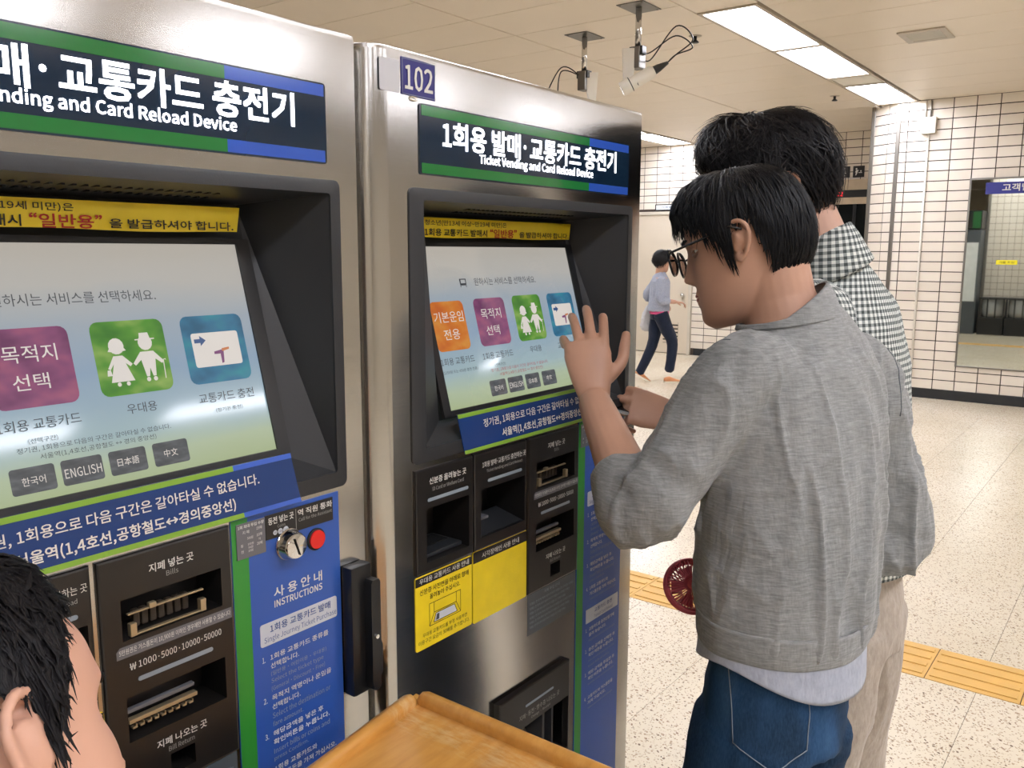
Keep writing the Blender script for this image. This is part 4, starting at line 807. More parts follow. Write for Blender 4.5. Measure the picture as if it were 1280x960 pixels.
# ------------------------------------------------------------------ people: tools
mat('skin', 'C0947C', 0.48, var=0.06, scale=14, bump=0.06, bscale=220); mat('skin_pale', 'D6A68E', 0.48, var=0.06, scale=14, bump=0.06, bscale=220)
mat('lip', 'A0605A', 0.4); mat('nail', 'D8A890', 0.3); mat('eye_white', 'D8D4CC', 0.2); mat('iris', '20140E', 0.15)
def m_hair(name, c0, c1, rough=0.42):
    s = NT(name); v = s.coord('Object', (60, 60, 8)); f = s.noise(v, 4, 4)
    s.l(s.ramp(f, [(0.3, lin(c0)), (0.7, lin(c1))]), s.b.inputs['Base Color']); s.b.inputs['Roughness'].default_value = rough; s.b.inputs['Specular IOR Level'].default_value = 0.2; s.bump(f, 0.5, 0.002)
m_hair('hair_black', '08090C', '111216', .5); m_hair('hair_soft', '0A0A0E', '1A1718', .5)
def m_cloth(name, c0, c1, c2, sc=(30, 30, 260), rough=0.9, bump=0.25):
    s = NT(name); v = s.coord('Object', sc); f = s.noise(v, 1.6, 5, 0.65); g = s.noise(s.coord('Object'), 5, 3)
    a = s.ramp(f, [(0.30, lin(c0)), (0.5, lin(c1)), (0.72, lin(c2))])
    b = s.mix(0.22, a, s.ramp(g, [(0.3, lin(c0)), (0.7, lin(c2))])); s.l(b, s.b.inputs['Base Color'])
    s.b.inputs['Roughness'].default_value = rough; s.b.inputs['Specular IOR Level'].default_value = 0.2
    fold = s.noise(s.coord('Object', (9, 9, 4)), 2.4, 4, 0.55)
    b1 = s.n('ShaderNodeBump'); b1.inputs['Strength'].default_value = 0.6; b1.inputs['Distance'].default_value = 0.016; s.l(fold, b1.inputs['Height'])
    b2 = s.n('ShaderNodeBump'); b2.inputs['Strength'].default_value = bump; b2.inputs['Distance'].default_value = 0.001; s.l(f, b2.inputs['Height']); s.l(b1.outputs[0], b2.inputs['Normal']); s.l(b2.outputs[0], s.b.inputs['Normal'])
    s.b.inputs['Sheen Weight'].default_value = 0.15
m_cloth('grey_jersey', '707272', '898B8B', 'A3A4A4'); m_cloth('white_cotton', '9AA0B0', 'A6ACBB', 'B2B8C4', (40, 40, 40)); m_cloth('beige_trousers', '9C9084', 'ABA093', 'B9AEA2', (60, 60, 30)); m_cloth('navy_trousers', '161C2C', '1C2436', '242C40', (60, 60, 60))
m_cloth('blouse_grey', '8C92A4', '9AA0B0', 'A8AEBC', (50, 50, 50)); m_cloth('pink_cotton', 'D04A80', 'DC5A90', 'E46A9C', (50, 50, 50)); m_cloth('dark_shirt', '23262C', '2A2E36', '343840', (50, 50, 50))
def m_denim():
    s = NT('denim'); v = s.coord('Object', (220, 220, 60)); f = s.noise(v, 2, 3); g = s.noise(s.coord('Object', (5, 5, 2.2)), 2.0, 3, 0.5)
    a = s.ramp(g, [(0.30, lin('0F2236')), (0.48, lin('1A3552')), (0.62, lin('2A4F78')), (0.78, lin('4A6E94'))]); b = s.mix(0.2, a, s.ramp(f, [(0.3, lin('0C1C30')), (0.7, lin('4A6A8C'))]))
    s.l(b, s.b.inputs['Base Color']); s.b.inputs['Roughness'].default_value = 0.85; s.b.inputs['Specular IOR Level'].default_value = 0.2
    b1 = s.n('ShaderNodeBump'); b1.inputs['Strength'].default_value = 0.5; b1.inputs['Distance'].default_value = 0.014; s.l(g, b1.inputs['Height'])
    b2 = s.n('ShaderNodeBump'); b2.inputs['Strength'].default_value = 0.3; b2.inputs['Distance'].default_value = 0.001; s.l(f, b2.inputs['Height']); s.l(b1.outputs[0], b2.inputs['Normal']); s.l(b2.outputs[0], s.b.inputs['Normal'])
m_denim()
def m_gingham():
    s = NT('gingham'); at_ = s.n('ShaderNodeAttribute'); at_.attribute_name = 'weave'; sp = s.n('ShaderNodeSeparateXYZ'); s.l(at_.outputs['Vector'], sp.inputs[0])
    outs = []
    for k in (0, 1):
        m1 = s.n('ShaderNodeMath', operation='MULTIPLY'); s.l(sp.outputs[k], m1.inputs[0]); m1.inputs[1].default_value = 1 / 0.0118
        m2 = s.n('ShaderNodeMath', operation='FRACT'); s.l(m1.outputs[0], m2.inputs[0]); m3 = s.n('ShaderNodeMath', operation='GREATER_THAN'); s.l(m2.outputs[0], m3.inputs[0]); m3.inputs[1].default_value = 0.5; outs.append(m3.outputs[0])
    ad = s.n('ShaderNodeMath', operation='ADD'); s.l(outs[0], ad.inputs[0]); s.l(outs[1], ad.inputs[1]); hf = s.n('ShaderNodeMath', operation='MULTIPLY'); s.l(ad.outputs[0], hf.inputs[0]); hf.inputs[1].default_value = 0.5
    c = s.ramp(hf.outputs[0], [(0.0, lin('DCDFDA')), (0.35, lin('949A98')), (0.75, lin('4A5050'))], 'CONSTANT'); s.l(c, s.b.inputs['Base Color'])
    s.b.inputs['Roughness'].default_value = 0.85; s.b.inputs['Specular IOR Level'].default_value = 0.2; s.bump(s.noise(s.coord('Object', (8, 8, 4)), 2.5, 4), 0.5, 0.012)
m_gingham()
mat('fan_red', 'C4505E', 0.35, var=0.06); mat('phone_silver', 'A8ACB2', 0.25, metal=0.6); mat('shoe_tan', 'C8875A', 0.6, var=0.1); mat('sole', 'E2D8C4', 0.7); mat('shoe_black', '1C1C1E', 0.5); mat('glasses_frame', '15161A', 0.25)
s = NT('glasses_lens'); s.b.inputs['Transmission Weight'].default_value = 1.0; s.b.inputs['Roughness'].default_value = 0.02; s.b.inputs['IOR'].default_value = 1.05
v = s.coord('Object'); s.l(s.ramp(s.noise(v, 8, 1), [(0.2, (0.95, 0.97, 0.97, 1)), (0.8, (1, 1, 1, 1))]), s.b.inputs['Base Color'])

def frame3(fwd, up=(0, 0, 1)):
    f = Vector(fwd).normalized(); u = Vector(up); u = (u - f * u.dot(f)).normalized(); x = f.cross(u)     # x = person's right
    return x, f, u
def mtx(o, fwd, up=(0, 0, 1)):
    x, f, u = frame3(fwd, up); o = Vector(o)
    return Matrix([[x.x, f.x, u.x, o.x], [x.y, f.y, u.y, o.y], [x.z, f.z, u.z, o.z], [0, 0, 0, 1]])
def remeshed(mb, name, voxel, smooth=2, m=None, parent=None, disp=None, weave=None, deci=None):
    me = bpy.data.meshes.new(name + '_raw'); me.from_pydata(mb.v, [], mb.f)
    bm = bmesh.new(); bm.from_mesh(me); bmesh.ops.recalc_face_normals(bm, faces=bm.faces[:]); bm.to_mesh(me); bm.free()
    o = bpy.data.objects.new(name + '_raw', me); COL.objects.link(o)
    r = o.modifiers.new('r', 'REMESH'); r.mode = 'VOXEL'; r.voxel_size = voxel; r.use_smooth_shade = True
    if smooth: sm = o.modifiers.new('s', 'SMOOTH'); sm.factor = 0.5; sm.iterations = smooth
    vl = bpy.context.view_layer; vl.update(); dg = bpy.context.evaluated_depsgraph_get()
    out = bpy.data.meshes.new_from_object(o.evaluated_get(dg)); out.name = name
    bpy.data.objects.remove(o); bpy.data.meshes.remove(me)
    n = len(out.vertices)
    if disp:
        co = np.zeros(n * 3); out.vertices.foreach_get('co', co); co = co.reshape(-1, 3)
        no = np.zeros(n * 3); out.vertex_normals.foreach_get('vector', no); no = no.reshape(-1, 3)
        d = np.array([disp(Vector(p)) for p in co]); co = co + no * d[:, None]; out.vertices.foreach_set('co', co.ravel())
    if weave:
        co = np.zeros(n * 3); out.vertices.foreach_get('co', co); co = co.reshape(-1, 3)
        best = np.full(n, 1e9); uv = np.zeros((n, 3))
        for A, B, ref, rad, sc in weave:
            A, B, ref = np.array(A), np.array(B), np.array(ref); ax = B - A; L = np.linalg.norm(ax); ax = ax / L
            e1 = ref - ax * ref.dot(ax); e1 /= np.linalg.norm(e1); e2 = np.cross(ax, e1)
            rel = co - A; t = rel @ ax; tc = np.clip(t, 0, L); perp = rel - np.outer(tc, ax); d = np.linalg.norm(perp, axis=1) / sc
            an = np.arctan2(rel @ e2, rel @ e1); k = d < best; best[k] = d[k]; uv[k, 0] = t[k]; uv[k, 1] = an[k] * rad
        a = out.attributes.new('weave', 'FLOAT_VECTOR', 'POINT'); a.data.foreach_set('vector', uv.ravel())
    out.materials.clear()
    if m: out.materials.append(MATS[m])
    for p in out.polygons: p.use_smooth = True
    return link(name, out, parent)
def ridges(sc, amp, seed=0.0, sharp=1.0):
    sx, sy_, sz = sc
    def f(p):
        q = Vector((p.x * sx + seed, p.y * sy_ + seed, p.z * sz - seed)); w_ = noise.noise_vector(q * 0.5) * 0.8
        n1 = noise.noise(q + w_); n2 = noise.noise(q * 2.1 + w_ + Vector((5, 5, 5)))
        return amp * ((1 - abs(n1) * 2.2) ** 3 * 0.7 * sharp + n1 * 0.5 + n2 * 0.25)
    return f
# head, local axes: x right, y forward, z up; origin between the ears
HP = [(-.122, .070, .030, .018), (-.116, .082, .008, .032), (-.100, .090, -.020, .045), (-.080, .091, -.042, .054), (-.058, .090, -.058, .060), (-.035, .088, -.072, .066), (-.012, .086, -.083, .070), (.010, .085, -.091, .073), (.030, .091, -.096, .075), (.055, .089, -.098, .076), (.080, .076, -.090, .071), (.100, .054, -.072, .057), (.112, .028, -.045, .036), (.118, .004, -.015, .012)]
def head_pts():
    zs = np.linspace(-.122, .118, 60); a = np.array(HP); nth = 72; vs = []
    sm = lambda c: np.convolve(np.pad(c, 2, 'edge'), [.1, .2, .4, .2, .1], 'valid')
    F, Bk, W = [sm(np.interp(zs, a[:, 0], a[:, k])) for k in (1, 2, 3)]
    for i, z in enumerate(zs):
        cy = (F[i] + Bk[i]) / 2; ry = (F[i] - Bk[i]) / 2
        for k in range(nth):
            t = 2 * math.pi * k / nth; sx_, cy_ = math.sin(t), math.cos(t); p = 2.25
            r = (abs(sx_) ** p + abs(cy_) ** p) ** (-1 / p); x, y = W[i] * sx_ * r, cy + ry * cy_ * r
            if cy_ > 0:
                g = lambda x0, sx0, z0, sz0: math.exp(-((x - x0) / sx0) ** 2 - ((z - z0) / sz0) ** 2)
                nz = 0.0
                if -.046 < z < .034: q = (0.034 - z) / 0.066; nz = (0.003 + 0.019 * q ** 1.3) * (1 if z > -.034 else max(0, (z + .046) / .012)) ; nz *= math.exp(-(x / (0.0085 + .006 * q)) ** 2)
                y += nz + .005 * g(0, .022, -.060, .006) + .0045 * g(0, .019, -.073, .006) + .005 * g(0, .02, -.108, .012) + .004 * g(.03, .022, .028, .008) + .004 * g(-.03, .022, .028, .008)
                y -= .010 * g(.031, .015, .008, .011) + .010 * g(-.031, .015, .008, .011) + .003 * g(0, .03, -.067, .003)
                y += .003 * g(.045, .02, -.02, .02) + .003 * g(-.045, .02, -.02, .02)
            vs.append((x, y, z))
    n = len(zs); fs = [(i * nth + k, i * nth + (k + 1) % nth, (i + 1) * nth + (k + 1) % nth, (i + 1) * nth + k) for i in range(n - 1) for k in range(nth)]
    fs += [tuple(range(nth - 1, -1, -1)), tuple((n - 1) * nth + k for k in range(nth))]
    return vs, fs
HV, HF = head_pts()
def add_head(mb, M, ears=True):
    mb.add([tuple(M @ Vector(v)) for v in HV], HF)
    if ears:
        for sx in (-1, 1):
            # rim of the ear, lobe and bowl
            rim = [(.073, .006, -.022), (.078, -.004, -.026), (.083, -.014, -.014), (.088, -.021, .004), (.089, -.020, .020), (.086, -.010, .030), (.080, .002, .030), (.076, .008, .020), (.074, .008, .008)]
            mb.tube([M @ Vector((sx * a, b, c)) for a, b, c in spline(rim, 3)], 0.0042, 8)
            mb.tube([M @ Vector((sx * a, b, c)) for a, b, c in [(.070, .004, -.012), (.074, -.006, .004), (.076, -.004, .018)]], [(.010), (.013), (.009)], 8)
            mb.tube([M @ Vector((sx * a, b, c)) for a, b, c in spline([(.078, -.010, -.010), (.083, -.013, .004), (.082, -.009, .018)], 3)], 0.0035, 6)
            mb.tube([M @ Vector((sx * a, b, c)) for a, b, c in [(.072, .004, -.018), (.077, .000, -.028), (.078, -.002, -.031)]], [.006, .0058, .004], 8)
def face_bits(M, parent, skin='skin'):
    for sx in (-1, 1):
        e = MB().lathe([(0.0005, -.0115)] + [(.0115 * math.sin(a), -.0115 * math.cos(a)) for a in [math.pi * k / 10 for k in range(1, 10)]] + [(.0005, .0115)], seg=16)
        e.xf(M @ Matrix.Translation((sx * .031, .0640, .008))).build('eyeball', 'eye_white', parent, True)
        MB().lathe([(.0005, .0113), (.0045, .0108), (.0053, .0098), (.0005, .0098)], seg=14).xf(M @ Matrix.Translation((sx * .031, .0640, .008)) @ Matrix.Rotation(-math.pi / 2, 4, 'X')).build('iris', 'iris', parent, True)
        lid = MB()
        for zc, s0 in ((.0135, 1), (.0025, -1)):
            lid.tube([M @ Vector((sx * (.031 + a), .0752 - ((.031 + a) ** 2 - .000961) * 9 , zc - s0 * a * a * 14)) for a in (-.014, -.007, 0, .007, .014)], [.002, .003, .0034, .003, .002], 8)
        lid.build('eyelid', skin, parent, True)
        MB().tube([M @ Vector((sx * (.013 + .032 * t), .0945 - .022 * t * t, .0235 + .005 * math.sin(t * 2.6))) for t in (0, .25, .5, .75, 1)], [(.0016, .0022), (.0026, .0034), (.0026, .0032), (.002, .0024), (.001, .001)], 8).build('eyebrow', 'hair_black', parent, True)
    MB().tube([M @ Vector((x, .0925 - x * x * 9, -.0605 - abs(x) * .12)) for x in (-.022, -.011, 0, .011, .022)], [(.001, .001), (.0032, .003), (.0030, .003), (.0032, .003), (.001, .001)], 8).tube([M @ Vector((x, .0920 - x * x * 9, -.0695 + abs(x) * .12)) for x in (-.021, -.010, 0, .010, .021)], [(.001, .001), (.0036, .003), (.0042, .0034), (.0036, .003), (.001, .001)], 8).build('lips', 'lip', parent, True)
def hair(M, parent, low, thick, m='hair_black', seed=1, count=2600, length=(.03, .055), lift=.25, rad=(.0775, .1005, .1000), c=(0, -.004, .0195), wild=.15, swirl=0.2):
    """hair cap between the crown and the hairline low(theta) (degrees of elevation), thick(theta, s) in metres, plus loose locks"""
    rg = random.Random(seed); rx, ry, rz = rad; c = Vector(c)
    def R(t, ph):
        d = Vector((math.sin(t) * math.cos(ph), math.cos(t) * math.cos(ph), math.sin(ph)))
        return d, (abs(d.x / rx) ** 2.3 + abs(d.y / ry) ** 2.3 + abs(d.z / rz) ** 2.3) ** (-1 / 2.3)
    def P(t, s, extra=0.0, inner=False):
        pl = math.radians(low(math.degrees(abs((t + math.pi) % (2 * math.pi) - math.pi)))); ph = math.pi / 2 + (pl - math.pi / 2) * s
        d, r = R(t, ph); tk = 0.0 if inner else thick(math.degrees(abs((t + math.pi) % (2 * math.pi) - math.pi)), min(s, 1))
        if not inner: tk += 0.0022 * noise.noise(d * 9 + Vector((seed, 0, 0))) + .0012 * noise.noise(d * 26)
        return c + d * (r + tk - (0.004 if inner else 0) + extra)
    mb = MB(); nt, ns = 72, 30; vs = []; fs = []
    for inner in (False, True):
        for j in range(ns + 1):
            for i in range(nt): vs.append(M @ P(2 * math.pi * i / nt, (j / ns) ** .9, 0, inner))
    o = nt * (ns + 1)
    for j in range(ns):
        for i in range(nt):
            a, b = j * nt + i, j * nt + (i + 1) % nt; fs.append((a, b, b + nt, a + nt)); fs.append((o + a, o + a + nt, o + b + nt, o + b))
    for i in range(nt): a, b = ns * nt + i, ns * nt + (i + 1) % nt; fs.append((a, b, o + b, o + a))
    vs2 = vs; mb.add(vs2, fs); cap = mb.build('hair', m, parent, True)
    lk = MB()
    for _ in range(count):
        t = rg.uniform(-math.pi, math.pi); s = rg.random() ** .6; L = rg.uniform(*length); w_ = rg.uniform(.0011, .0026); dt = rg.gauss(0, swirl); up_ = rg.uniform(0, lift) * L
        n = 5; pts = []
        dphi = L / 0.12
        for k in range(n):
            f = k / (n - 1); ss = s + f * dphi * .62
            e = 0.0005 + up_ * f - (max(0, ss - 1) * 0.01)
            pts.append(P(t + dt * f * dphi + wild * .15 * math.sin(f * 3 + _), ss, e))
        pr = None; vv = []
        for k in range(n):
            tg = (pts[min(k + 1, n - 1)] - pts[max(k - 1, 0)]).normalized(); rad_ = (pts[k] - c).normalized(); sd = tg.cross(rad_).normalized(); ww = w_ * (1 - (k / (n - 1)) ** 2 * .92)
            vv += [M @ (pts[k] + sd * ww), M @ (pts[k] - sd * ww), M @ (pts[k] + rad_ * ww * .6)]
        q = []
        for k in range(n - 1): a = 3 * k; q += [(a, a + 3, a + 5, a + 2), (a + 2, a + 5, a + 4, a + 1)]
        lk.add(vv, q)
    me = bpy.data.meshes.new('hair_strands'); me.from_pydata(lk.v, [], lk.f); me.materials.append(MATS[m])
    for p in me.polygons: p.use_smooth = True
    tag(link('hair_strands', me, cap), kind='stuff')
    return cap
def lerp(tbl):
    xs = [a for a, b in tbl]; ys_2 = [b for a, b in tbl]
    return lambda t: float(np.interp(t, xs, ys_2))
# hand; thumb side given as +1 when the thumb lies towards +lat, where lat = fwd x palm
def hand(mb, wrist, fwd, palm, side, curls, spread=1.0, thumb=(0.6, 0.5, 0.3), sc=1.0, nails=None, thumb_dir=None):
    W = Vector(wrist); f = Vector(fwd).normalized(); p = Vector(palm); p = (p - f * p.dot(f)).normalized(); lat = f.cross(p) * side     # towards the thumb
    k_ = W + f * .088 * sc
    mb.tube([W - f * .035 * sc, W - f * .01 * sc, W + f * .03 * sc, W + f * .065 * sc, k_ + f * .004], [(.016 * sc, .022 * sc), (.0175 * sc, .0265 * sc), (.0165 * sc, .036 * sc), (.0145 * sc, .041 * sc), (.0115 * sc, .038 * sc)], 20, up=p)
    mb.tube([W + f * .012 * sc + lat * .014 * sc + p * .006, W + f * .045 * sc + lat * .030 * sc + p * .010], [.013 * sc, .011 * sc], 12)   # ball of the thumb
    ends = []
    lens = [(.042, .025, .021), (.046, .029, .022), (.043, .027, .022), (.034, .020, .019)]; offs = [.031, .0105, -.0105, -.030]; back = [0.0, .005, .002, -.007]; rad = [.0086, .0088, .0084, .0074]; ang = [8, 1.5, -4, -12]
    for i in range(4):
        c1, c2, c3 = curls[i]; q = k_ + lat * offs[i] * sc + f * back[i] * sc - p * .001
        a0 = math.radians(ang[i] * spread); d = (f * math.cos(a0) + lat * math.sin(a0)).normalized(); up_ = p; pts = [q - d * .018 * sc]; rr = [rad[i] * 1.05 * sc]
        for c_, L in zip((c1, c2, c3), lens[i]):
            c_ = math.radians(c_); d, up_ = (d * math.cos(c_) + up_ * math.sin(c_)), (up_ * math.cos(c_) - d * math.sin(c_)); pts.append(q); q = q + d * L * sc; 
        pts.append(q); rr = [rad[i] * x * sc for x in (1.05, 1.08, 1.0, .95, .70)]
        # denser path with round tip
        P_ = spline(pts, 4); R_r = list(np.interp(np.linspace(0, 4, len(P_)), range(5), rr)); P_.append(P_[-1] + d * rad[i] * .45 * sc); R_r.append(rad[i] * .30 * sc); mb.tube(P_, R_r, 12)
        ends.append((pts[-1], d, up_, rad[i]))
    t0 = W + f * .022 * sc + lat * .026 * sc + p * .006; td = Vector(thumb_dir).normalized() if thumb_dir else (f * .70 + lat * .65 + p * thumb[2]).normalized()
    t1 = t0 + td * .040 * sc; td2 = (td + f * thumb[1] + p * thumb[0] * .4).normalized(); t2 = t1 + td2 * .031 * sc; td3 = (td2 + f * .25).normalized(); t3 = t2 + td3 * .025 * sc
    P_ = spline([t0, t1, t2, t3], 4); R_r = list(np.interp(np.linspace(0, 3, len(P_)), range(4), [.0125 * sc, .0105 * sc, .0098 * sc, .0078 * sc])); P_.append(P_[-1] + td3 * .004); R_r.append(.004); mb.tube(P_, R_r, 12)
    ends.append((t3, td3, p, .0098))
    if nails is not None:
        for e, d, up_, r_ in ends:
            back_ = -up_; x_ = d.cross(back_); 
            nb_ = MB(); g = [(e - d * .004 + x_ * r_ * .62 * math.cos(a) + d * .0075 * math.sin(a) + back_ * r_ * .80) for a in [6.283 * k / 10 for k in range(10)]]
            nb_.add(g + [q_ - back_ * .003 for q_ in g], [tuple(range(10)), tuple(range(19, 9, -1))] + [(i, (i + 1) % 10, (i + 1) % 10 + 10, i + 10) for i in range(10)]).build('fingernail', 'nail', nails, True)
    return ends
def limb(mb, pts, rad, seg=18, n=5, up=None):
    P_ = spline(pts, n); idx = np.linspace(0, len(pts) - 1, len(P_)); ra = [r if hasattr(r, '__len__') else (r, r) for r in rad]
    R_r = [(float(np.interp(t, range(len(ra)), [a for a, b in ra])), float(np.interp(t, range(len(ra)), [b for a, b in ra]))) for t in idx]
    e0 = (P_[0] - P_[1]).normalized(); e1 = (P_[-1] - P_[-2]).normalized(); a0, b0 = R_r[0]; a1, b1 = R_r[-1]
    P_ = [P_[0] + e0 * min(a0, b0) * .5] + P_ + [P_[-1] + e1 * min(a1, b1) * .5]; R_r = [(a0 * .55, b0 * .55)] + R_r + [(a1 * .55, b1 * .55)]
    mb.tube(P_, R_r, seg, up=up); return mb
def open_tube(pts, rad, seg, th=.002, up=None, n=4):   # thin-walled tube (sleeve cuff, hem, collar)
    P_ = spline(pts, n); idx = np.linspace(0, len(pts) - 1, len(P_)); ra = [r if hasattr(r, '__len__') else (r, r) for r in rad]
    g = lambda k, o_: [(float(np.interp(t, range(len(ra)), [a[0] for a in ra])) - o_, float(np.interp(t, range(len(ra)), [a[1] for a in ra])) - o_) for t in idx]
    A = MB().tube(P_, g(0, 0), seg, cap=False, up=up); B = MB().tube(P_, g(0, th), seg, cap=False, up=up)
    o = len(A.v); m_ = len(P_); mb = MB(); mb.add(A.v + B.v, A.f + [tuple(i + o for i in reversed(f)) for f in B.f] + [(k, (k + 1) % seg, (k + 1) % seg + o, k + o) for k in range(seg)] + [((m_ - 1) * seg + k, (m_ - 1) * seg + (k + 1) % seg, (m_ - 1) * seg + (k + 1) % seg + o, (m_ - 1) * seg + k + o) for k in range(seg)])
    return mb
def shoe(M, parent, m='shoe_black', sole='sole', L=.27):
    b = MB(); s_ = L / .27
    pr = [(-.075, .030, .05, .058), (-.05, .036, .062, .075), (0.0, .036, .050, .085), (.05, .042, .045, .062), (.10, .046, .040, .045), (.14, .042, .033, .034), (.175, .028, .024, .024), (.19, .010, .014, .014)]
    vs = []; nn = 12
    for y, wd, h, h2 in pr:
        for k in range(nn): a = math.pi * k / (nn - 1); vs.append(M @ (Vector((wd * math.cos(a), y, .018 + (h2 - .018) * math.sin(a) ** .8)) * s_))
    n_ = len(pr); b.add(vs, [(i * nn + k, i * nn + k + 1, (i + 1) * nn + k + 1, (i + 1) * nn + k) for i in range(n_ - 1) for k in range(nn - 1)] + [(i * nn, (i + 1) * nn, (i + 1) * nn + nn - 1, i * nn + nn - 1) for i in range(n_ - 1)] + [tuple(range(nn)), tuple((n_ - 1) * nn + k for k in range(nn))])
    o = b.build('shoe', m, parent, True)
    ol = [(-.085, 0), (-.07, .036), (0, .040), (.10, .050), (.16, .040), (.195, .0), (.16, -.040), (.10, -.050), (0, -.040), (-.07, -.036)]
    c_ = MB(); c_.add([M @ (Vector((x, y, 0)) * s_) for y, x in ol] + [M @ (Vector((x, y, .022)) * s_) for y, x in ol], [tuple(range(9, -1, -1)), tuple(range(10, 20))] + [(i, (i + 1) % 10, (i + 1) % 10 + 10, i + 10) for i in range(10)]); c_.build('sole', sole, o, 'auto')
    return o
V = Vector
# ------------------------------------------------------------------ boy in grey, touching the second machine
g1 = thing('person', 'boy with black hair and glasses in a grey top and jeans, touching the screen', 'person', (0, 0, 0))
LAT = V((math.cos(math.radians(-15)), math.sin(math.radians(-15)), 0))
HG = mtx(at(931, 307, 1.40), (-0.24, .93, -.27), (0, .3, 1))
b = MB(); add_head(b, HG)
neck0 = V((1.372, -.335, 1.480)); hb = HG @ V((0, -.035, -.045))
limb(b, [neck0 + V((0, 0, -.05)), neck0, (neck0 + hb) / 2, hb, hb + V((0, .01, .03))], [.085, .064, .056, .056, .05], 24)
b.tube([(1.30, -.38, 1.00), (1.31, -.375, 1.15), (1.36, -.36, 1.30), (1.38, -.35, 1.40), (1.388, -.345, 1.46)], [(.14, .09), (.14, .09), (.155, .095), (.15, .08), (.08, .055)], 24, up=LAT)
sL, eL, wL = V((1.228, -.322, 1.412)), V((1.098, -.226, 1.222)), at(742, 500, 1.44)
sR, eR, wR = V((1.545, -.405, 1.390)), V((1.594, -.460, 1.120)), V((1.505, -.285, 1.030))
limb(b, [sL, (sL + eL) / 2, eL], [.052, .046, .040]); limb(b, [eL, eL + (wL - eL) * .35, wL], [.040, .0405, (.026, .0265)])
limb(b, [sR, (sR + eR) / 2, eR], [.052, .046, .040]); limb(b, [eR, eR + (wR - eR) * .35, wR], [.040, .040, (.026, .0265)])
fd = at(731, 420, 1.475) - at(742, 490, 1.445)
# left hand seen from its back: knuckles up, fingertips bending on to the glass, thumb apart on the right
g1b_n = thing  # (nails are parented to the body below)
nail_jobs = []
hand(b, at(742, 490, 1.445), fd, V((.80, .60, .0)), -1, [(20, 30, 20), (15, 26, 18), (17, 28, 18), (38, 40, 26)], spread=1.0, thumb=(.1, 1.3, .15), thumb_dir=(at(779, 446, 1.47) - at(752, 476, 1.45)))
hand(b, wR, V((-.66, .40, -.20)), V((-.3, .35, .75)), 1, [(60, 75, 40), (62, 78, 42), (65, 80, 42), (68, 80, 42)], spread=.3, thumb=(.6, .3, .4))
body = remeshed(b, 'body', 0.0031, 2, 'skin', g1, disp=None)
face_bits(HG, body)
# hair: straight bowl cut, fringe to the brows, short sideburn and nape
low = lerp([(0, 24), (35, 20), (52, 10), (64, 2), (73, -20), (79, -18), (84, 14), (104, 16), (112, -8), (124, -34), (150, -50), (180, -54)])
def thick(t, s): return ((0.009 + .008 * max(0, math.cos(math.radians(t))) - .003 * max(0, -math.cos(math.radians(t)))) * min(1, s * 1.6)) * (1 if t < 70 else 1) * (min(1, (1.02 - s) * 5) if t > 70 else min(1, (1.06 - s) * 9)) + .002
hair(HG, g1, low, thick, 'hair_black', 3, 3000, (.03, .06), .10, swirl=.12)
# glasses
gl = MB(); lens = MB()
for sx in (-1, 1):
    rim = [HG @ V((sx * .035 + .0265 * math.cos(a), .1150 - .003 * abs(math.cos(a)), .000 + .0215 * math.sin(a))) for a in [6.283 * k / 24 for k in range(25)]]
    gl.tube(rim, .0020, 8)
    gl.tube([HG @ V(q) for q in ((sx * .0610, .1120, .008), (sx * .0730, .104, .012), (sx * .0830, .05, .018), (sx * .0860, .006, .0255), (sx * .087, -.012, .016))], .0020, 8)
    lens.add(rim[:-1], [tuple(range(24))])
gl.tube([HG @ V((-.0095, .1140, .005)), HG @ V((0, .118, .008)), HG @ V((.0095, .1140, .005))], .0014, 8)
gs = tag(gl.build('glasses', 'glasses_frame', None, True), 'thin black framed glasses worn by the boy in the grey top', 'glasses'); lens.build('lens', 'glasses_lens', gs)
# grey jersey: torso, set-in sleeves pushed to the elbow
j = MB(); LATu = LAT
j.tube([(1.293, -.385, 1.008), (1.294, -.385, 1.02), (1.302, -.382, 1.09), (1.325, -.377, 1.20), (1.352, -.368, 1.32), (1.373, -.358, 1.400), (1.374, -.350, 1.440), (1.368, -.346, 1.475), (1.364, -.340, 1.500)],
       [(.152, .112), (.157, .117), (.158, .118), (.160, .118), (.172, .114), (.174, .106), (.145, .096), (.108, .084), (.080, .074)], 48, up=LATu)
limb(j, [V((1.30, -.34, 1.405)), sL, (sL + eL) / 2 + V((0, -.004, .0)), eL + V((-.002, -.004, -.002)), eL + (wL - eL) * .30], [.070, .066, .058, (.054, .053), (.050, .048)], 24, 8)
cuR = eR + V((-.020, .020, -.040))
limb(j, [V((1.46, -.375, 1.395)), sR, (sR + eR) / 2 + V((.004, -.004, 0)), eR + V((.004, -.006, .0)), cuR], [.070, .066, .060, (.060, .066), (.060, .078)], 24, 8)
fold = ridges((17, 17, 4.5), .015, 1.7); ring = ridges((8, 8, 28), .006, 4.2); diag = ridges((10, 10, 15), .010, 7.7)
def dg(p):
    dE = min((p - eL).length, (p - eR).length); k = max(0, 1 - dE / .13)
    if p.x < 1.2: 
        t = p - eL; q = V((t.dot(V((.57, -.41, .71))) * 26, t.x * 6, t.y * 6)); return k * .012 * noise.noise(q) + fold(p) * .45 + diag(p) * .3 + .001
    w_ = max(0.0, min(1, (1.46 - p.z) / .1))
    return fold(p) * (.30 + .70 * w_) * (1.0 if p.z < 1.25 else .75) + diag(p) * .45 * w_ + k * ring(p)
top = remeshed(j, 'jersey', 0.0046, 3, 'grey_jersey', g1, disp=dg)
